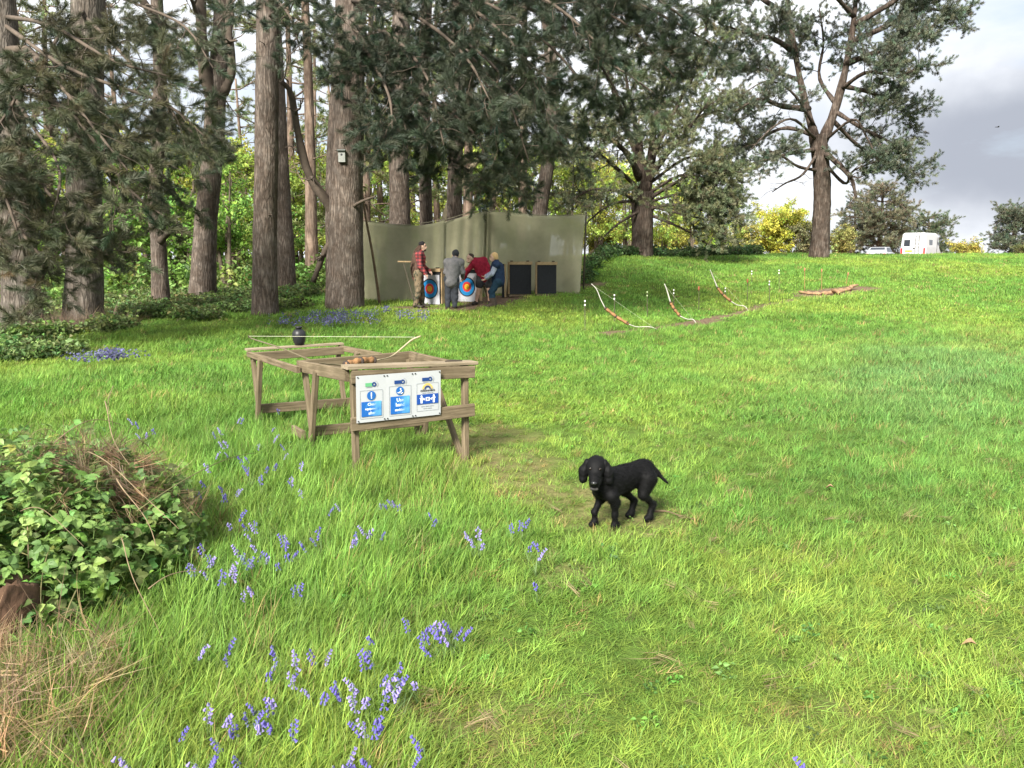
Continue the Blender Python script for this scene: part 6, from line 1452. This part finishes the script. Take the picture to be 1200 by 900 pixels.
n = 230; xs = rng.normal(-2.25, .24, n); ys = rng.normal(4.1, .22, n)
straw('dead_grass', 'brown withered stems caught on top of the bramble thicket', np.stack([xs, ys, H(xs, ys) + mound(xs, ys) * rng.uniform(.75, 1.12, n)], 1), (.27, .18, .11), .5, .9, .9)
n = 300; xs = rng.normal(at(98, 372, 16.9).x, .5, n); ys = rng.normal(16.6, .3, n)
straw('dead_grass', 'dead pale twigs round the foot of the thick straight pine', np.stack([xs, ys, H(xs, ys)], 1), (.28, .21, .15), 1.2, 2.4, .6)
# rotten stump at the left edge
rl = gnd(8, 775); rl = Vector((-2.09, 2.98, h(-2.09, 2.98) - .03))
stp = empty('rotten_log', rl, 'red-brown rotting log half hidden by bramble at the left edge', 'log')
ROT = mat('rotten_wood', (.14, .078, .046), .9, color2=(.04, .024, .016), nscale=6, bump=1.0, bscale=14, stretch=(1, 1, .5))
mb = MB(); mb.tube(sp([rl + Vector((-.45, .1, .12)), rl + Vector((-.2, .03, .17)), rl + Vector((0, 0, .17)), rl + Vector((.08, -.02, .16))], 24), np.linspace(.18, .15, 24) * (1 + .06 * np.sin(np.arange(24) * 2.3)) * np.where(np.arange(24) > 21, .7, 1), 30, lump=.28); mb.build('trunk', ROT, stp, rl, True)
mb = MB(); mb.tube([rl + Vector((-.4, -.05, .30)), rl + Vector((-.1, -.1, .36)), rl + Vector((.03, -.09, .30))], [.05, .06, .025], 8, lump=.25); mb.build('bark_slab', mat('rotten_bark', (.16, .085, .05), .95, .5, 8, .8, 20), stp, rl, True)

# ------------------------------------------------------------------ bluebells
STEMG = mat('bluebell_stem', (.10, .16, .05), .6); PETAL2 = mat('pale_bluebell_petal', (.16, .13, .37), .6, color2=(.25, .21, .45), nscale=40)
def bluebell_mesh(seed, m):
    r = np.random.default_rng(seed); st = MB(); fl_ = MB(); lf = MB()
    P = [np.array([0, 0, -.02])]; d = np.array([0, 0, 1.0]); side = np.array([math.cos(seed), math.sin(seed), 0])
    for k in range(12): d = d + side * (.02 + (.16 if k > 7 else 0)); d /= np.linalg.norm(d); P.append(P[-1] + d * .0235)
    P = np.array(P); st.tube(P, np.linspace(.0032, .0015, 13), 5)
    for k in range(9):
        p = P[8 + int(k * 4.9 / 9)]; s2 = side * r.uniform(.2, 1) + np.array([-side[1], side[0], 0]) * r.normal(0, .7); s2 /= np.linalg.norm(s2)
        q = p + s2 * .012 + [0, 0, .004]; ax_ = s2 * .55 + np.array([0, 0, -.85]); ax_ /= np.linalg.norm(ax_); L = .021 * r.uniform(.85, 1.15)
        a = np.cross(ax_, [0, 0, 1.0]); a /= np.linalg.norm(a); b = np.cross(ax_, a); vs_ = []
        for t, rad in ((0, .0028), (.35, .0055), (.75, .0056), (1, .0105)):
            for i in range(6): vs_.append(q + ax_ * L * t + (a * math.cos(i * 1.047) + b * math.sin(i * 1.047)) * rad)
        fl_.add(vs_, [(j*6 + i, j*6 + (i+1) % 6, j*6 + 6 + (i+1) % 6, j*6 + 6 + i) for j in range(3) for i in range(6)] + [(5, 4, 3, 2, 1, 0)]); st.tube([p, q], .0012, 4)
    for k in range(4):
        blade(lf, (0, 0, -.01), r.uniform(0, 6.28), r.uniform(.16, .25), .011, 1.1, .25, 4)
    return st.build('stem', STEMG, link=False).data, fl_.build('blossom', m, link=False, smooth=True).data, lf.build('leaves', STEMG, link=False).data
bbm = [bluebell_mesh(s, PETAL if s % 3 else PETAL2) for s in range(5)]
def bluebell(x, y, s, label, group):
    o = empty('bluebell', (x, y, h(x, y)), label, 'bluebell', group, random.uniform(0, 6.28)); o.scale = (s, s, s); st, fb, lf = random.choice(bbm)
    for nm, me_ in (('stem', st), ('blossom', fb), ('leaves', lf)):
        c = bpy.data.objects.new(nm, me_); c.parent = o; COL.objects.link(c)
        if nm == 'leaves': c['kind'] = 'stuff'
GR = [('bluebell flowering in the clump between the bramble and the table', 'bluebells between the bramble and the table',
       [(232, 578), (290, 605), (297, 618), (303, 630), (293, 645), (285, 655), (330, 632), (338, 640), (325, 648), (263, 660), (270, 668), (232, 652), (245, 650), (345, 680), (277, 600), (300, 612), (310, 642), (334, 628), (228, 660), (240, 640), (213, 630), (218, 575), (280, 640), (318, 640), (258, 672), (300, 682), (352, 572), (382, 590), (375, 622)]),
      ('bluebell flowering in the lower clump at the bottom of the picture', 'bluebells in the lower foreground clump',
       [(437, 730), (428, 765), (440, 765), (460, 795), (455, 802), (448, 808), (427, 805), (412, 800), (489, 780), (425, 835), (412, 880), (420, 872), (500, 857), (344, 787), (335, 775), (325, 805), (318, 815), (305, 830), (320, 832), (262, 853), (285, 875), (236, 880), (158, 880), (290, 830), (340, 848), (228, 750), (262, 747), (376, 757), (378, 800), (240, 888), (434, 840), (446, 792), (464, 785), (470, 798), (418, 812), (430, 842), (405, 886), (205, 838), (330, 760), (345, 770)]),
      ('pale bluebell flowering in the small clump right of the lower foreground', 'pale bluebells right of the lower clump', [(527, 727), (533, 722), (512, 718), (497, 740), (520, 735), (530, 735), (505, 728)]),
      ('bluebell flowering alone in the grass between the table and the dog', 'scattered bluebells between the table and the dog', [(455, 583), (430, 617), (443, 615), (560, 622), (565, 625), (610, 606), (628, 640), (630, 670), (506, 600), (422, 622), (448, 582), (480, 720), (557, 626), (632, 630), (612, 604), (462, 580), (410, 628)]),
      ('bluebell flowering beside the left legs of the table', 'bluebells beside the left legs of the table', [(165, 495), (180, 500), (240, 560), (205, 575), (275, 570), (330, 530), (300, 520), (310, 545), (270, 520), (260, 505), (285, 535), (320, 510), (250, 530), (305, 560), (292, 548), (335, 520), (172, 505), (158, 490), (225, 570), (262, 565), (340, 560), (316, 500), (350, 545), (280, 490), (325, 480), (268, 575), (246, 548)]),
      ('single bluebell at the bottom edge right of centre', None, [(955, 890)])]
for lab, grp, pl_ in GR:
    for u, v in pl_:
        p = atz(u, v, .165); sc_ = random.uniform(.5, .7)
        bluebell(p.x, p.y, sc_, lab, grp)
        if grp and random.random() < .55: bluebell(p.x + random.uniform(-.09, .09), p.y + random.uniform(-.1, .1), random.uniform(.45, .62), lab, grp)
# distant drifts of blue under the pines
def drift(label, uv0, uv1, n, wid):
    a, b = gnd(*uv0), gnd(*uv1); t = rng.uniform(0, 1, n); x = a.x + (b.x - a.x) * t + rng.normal(0, wid, n); y = a.y + (b.y - a.y) * t + rng.normal(0, wid, n); k = fbm(x, y, .6, 91) > .5; x, y = x[k], y[k]; m = len(x)
    o = scatter('bluebell_drift', 'blue', np.stack([x, y, H(x, y) + .2], 1), np.stack([rng.normal(0, .4, m), rng.normal(0, .4, m), rng.uniform(0, 6, m)], 1), rng.uniform(.7, 1.3, m), np.array([.15, .15, .29])[None] * rng.uniform(.7, 1.3, (m, 1))); return tag(o, label, 'bluebells')
PROTO_SETS['blue'] = [proto(leaf_cluster(9, .09, .035, .025, 400 + k, .9), 'blue_cluster', FOL) for k in range(3)]
drift('drift of bluebells on the ground in front of the thickest pine', (345, 384), (462, 377), 620, .45)
drift('small patch of bluebells in the grass below the thick straight pine', (112, 432), (145, 428), 110, .2)
# dead stick near the dog and a fallen leaf
a = gnd(762, 603); stx = empty('fallen_stick', a, 'dead brown stick lying in the grass behind the dog', 'stick'); mb = MB(); mb.tube(sp([a + Z * .015, gnd(780, 604) + Z * .02, gnd(800, 611) + Z * .025, gnd(826, 614) + Z * .015], 14), np.linspace(.007, .003, 14), 6, lump=.1); mb.build('stick', mat('dead_stick', (.13, .09, .055), .9, .4, 15), stx, a, True)
for u, v, lab in ((971, 578, 'dry brown oak leaf lying on the grass right of the dog'), (1133, 768, 'dry brown leaf lying on the grass at the lower right')):
    p = gnd(u, v); lf_ = empty('fallen_leaf', p, lab, 'leaf', rz=1.1); mb = MB(); V, F = leaf_verts(.055, .036, .4, .3); mb.add(V + [0, -.03, .05], F); q = mb.build('blade', mat('dry_leaf', (.28, .18, .10), .8, .3, 20), lf_); q.modifiers.new('thick', 'SOLIDIFY').thickness = .001

# broad-leaved weeds scattered low in the turf
n = 700; yy_ = np.exp(rng.uniform(math.log(1.8), math.log(11), n)); xx_ = rng.uniform(-1, 1, n) * (.72 * yy_ + .8); k = (fbm(xx_, yy_, .9, 95) > .42) & (((xx_ - BC[0]) / 1.3) ** 2 + ((yy_ - BC[1]) / 1.3) ** 2 > 1); xx_, yy_ = xx_[k], yy_[k]; m = len(xx_)
tag(scatter('turf_weeds', 'leaf', np.stack([xx_, yy_, H(xx_, yy_) + .015 + .03 * rng.uniform(size=m)], 1), np.stack([rng.normal(0, .15, m), rng.normal(0, .15, m), rng.uniform(0, 6.28, m)], 1), rng.uniform(.12, .26, m), np.array([.13, .25, .055])[None] * rng.uniform(.6, 1.5, (m, 1)) * (1 + rng.normal(0, .12, (m, 3)))), 'small broad-leaved weeds growing low among the meadow grass', 'weeds')
n = 260; yy_ = np.exp(rng.uniform(math.log(1.9), math.log(12), n)); xx_ = rng.uniform(-1, 1, n) * (.7 * yy_ + .5); m = n
tag(scatter('dry_litter', 'straw', np.stack([xx_, yy_, H(xx_, yy_) + .035], 1), np.stack([rng.normal(0, .2, m) + 1.2, rng.normal(0, .4, m), rng.uniform(0, 6.28, m)], 1), rng.uniform(.25, .5, m), np.array([.30, .23, .13])[None] * rng.uniform(.6, 1.4, (m, 1))), 'bits of dry straw lying in the turf', 'straw')
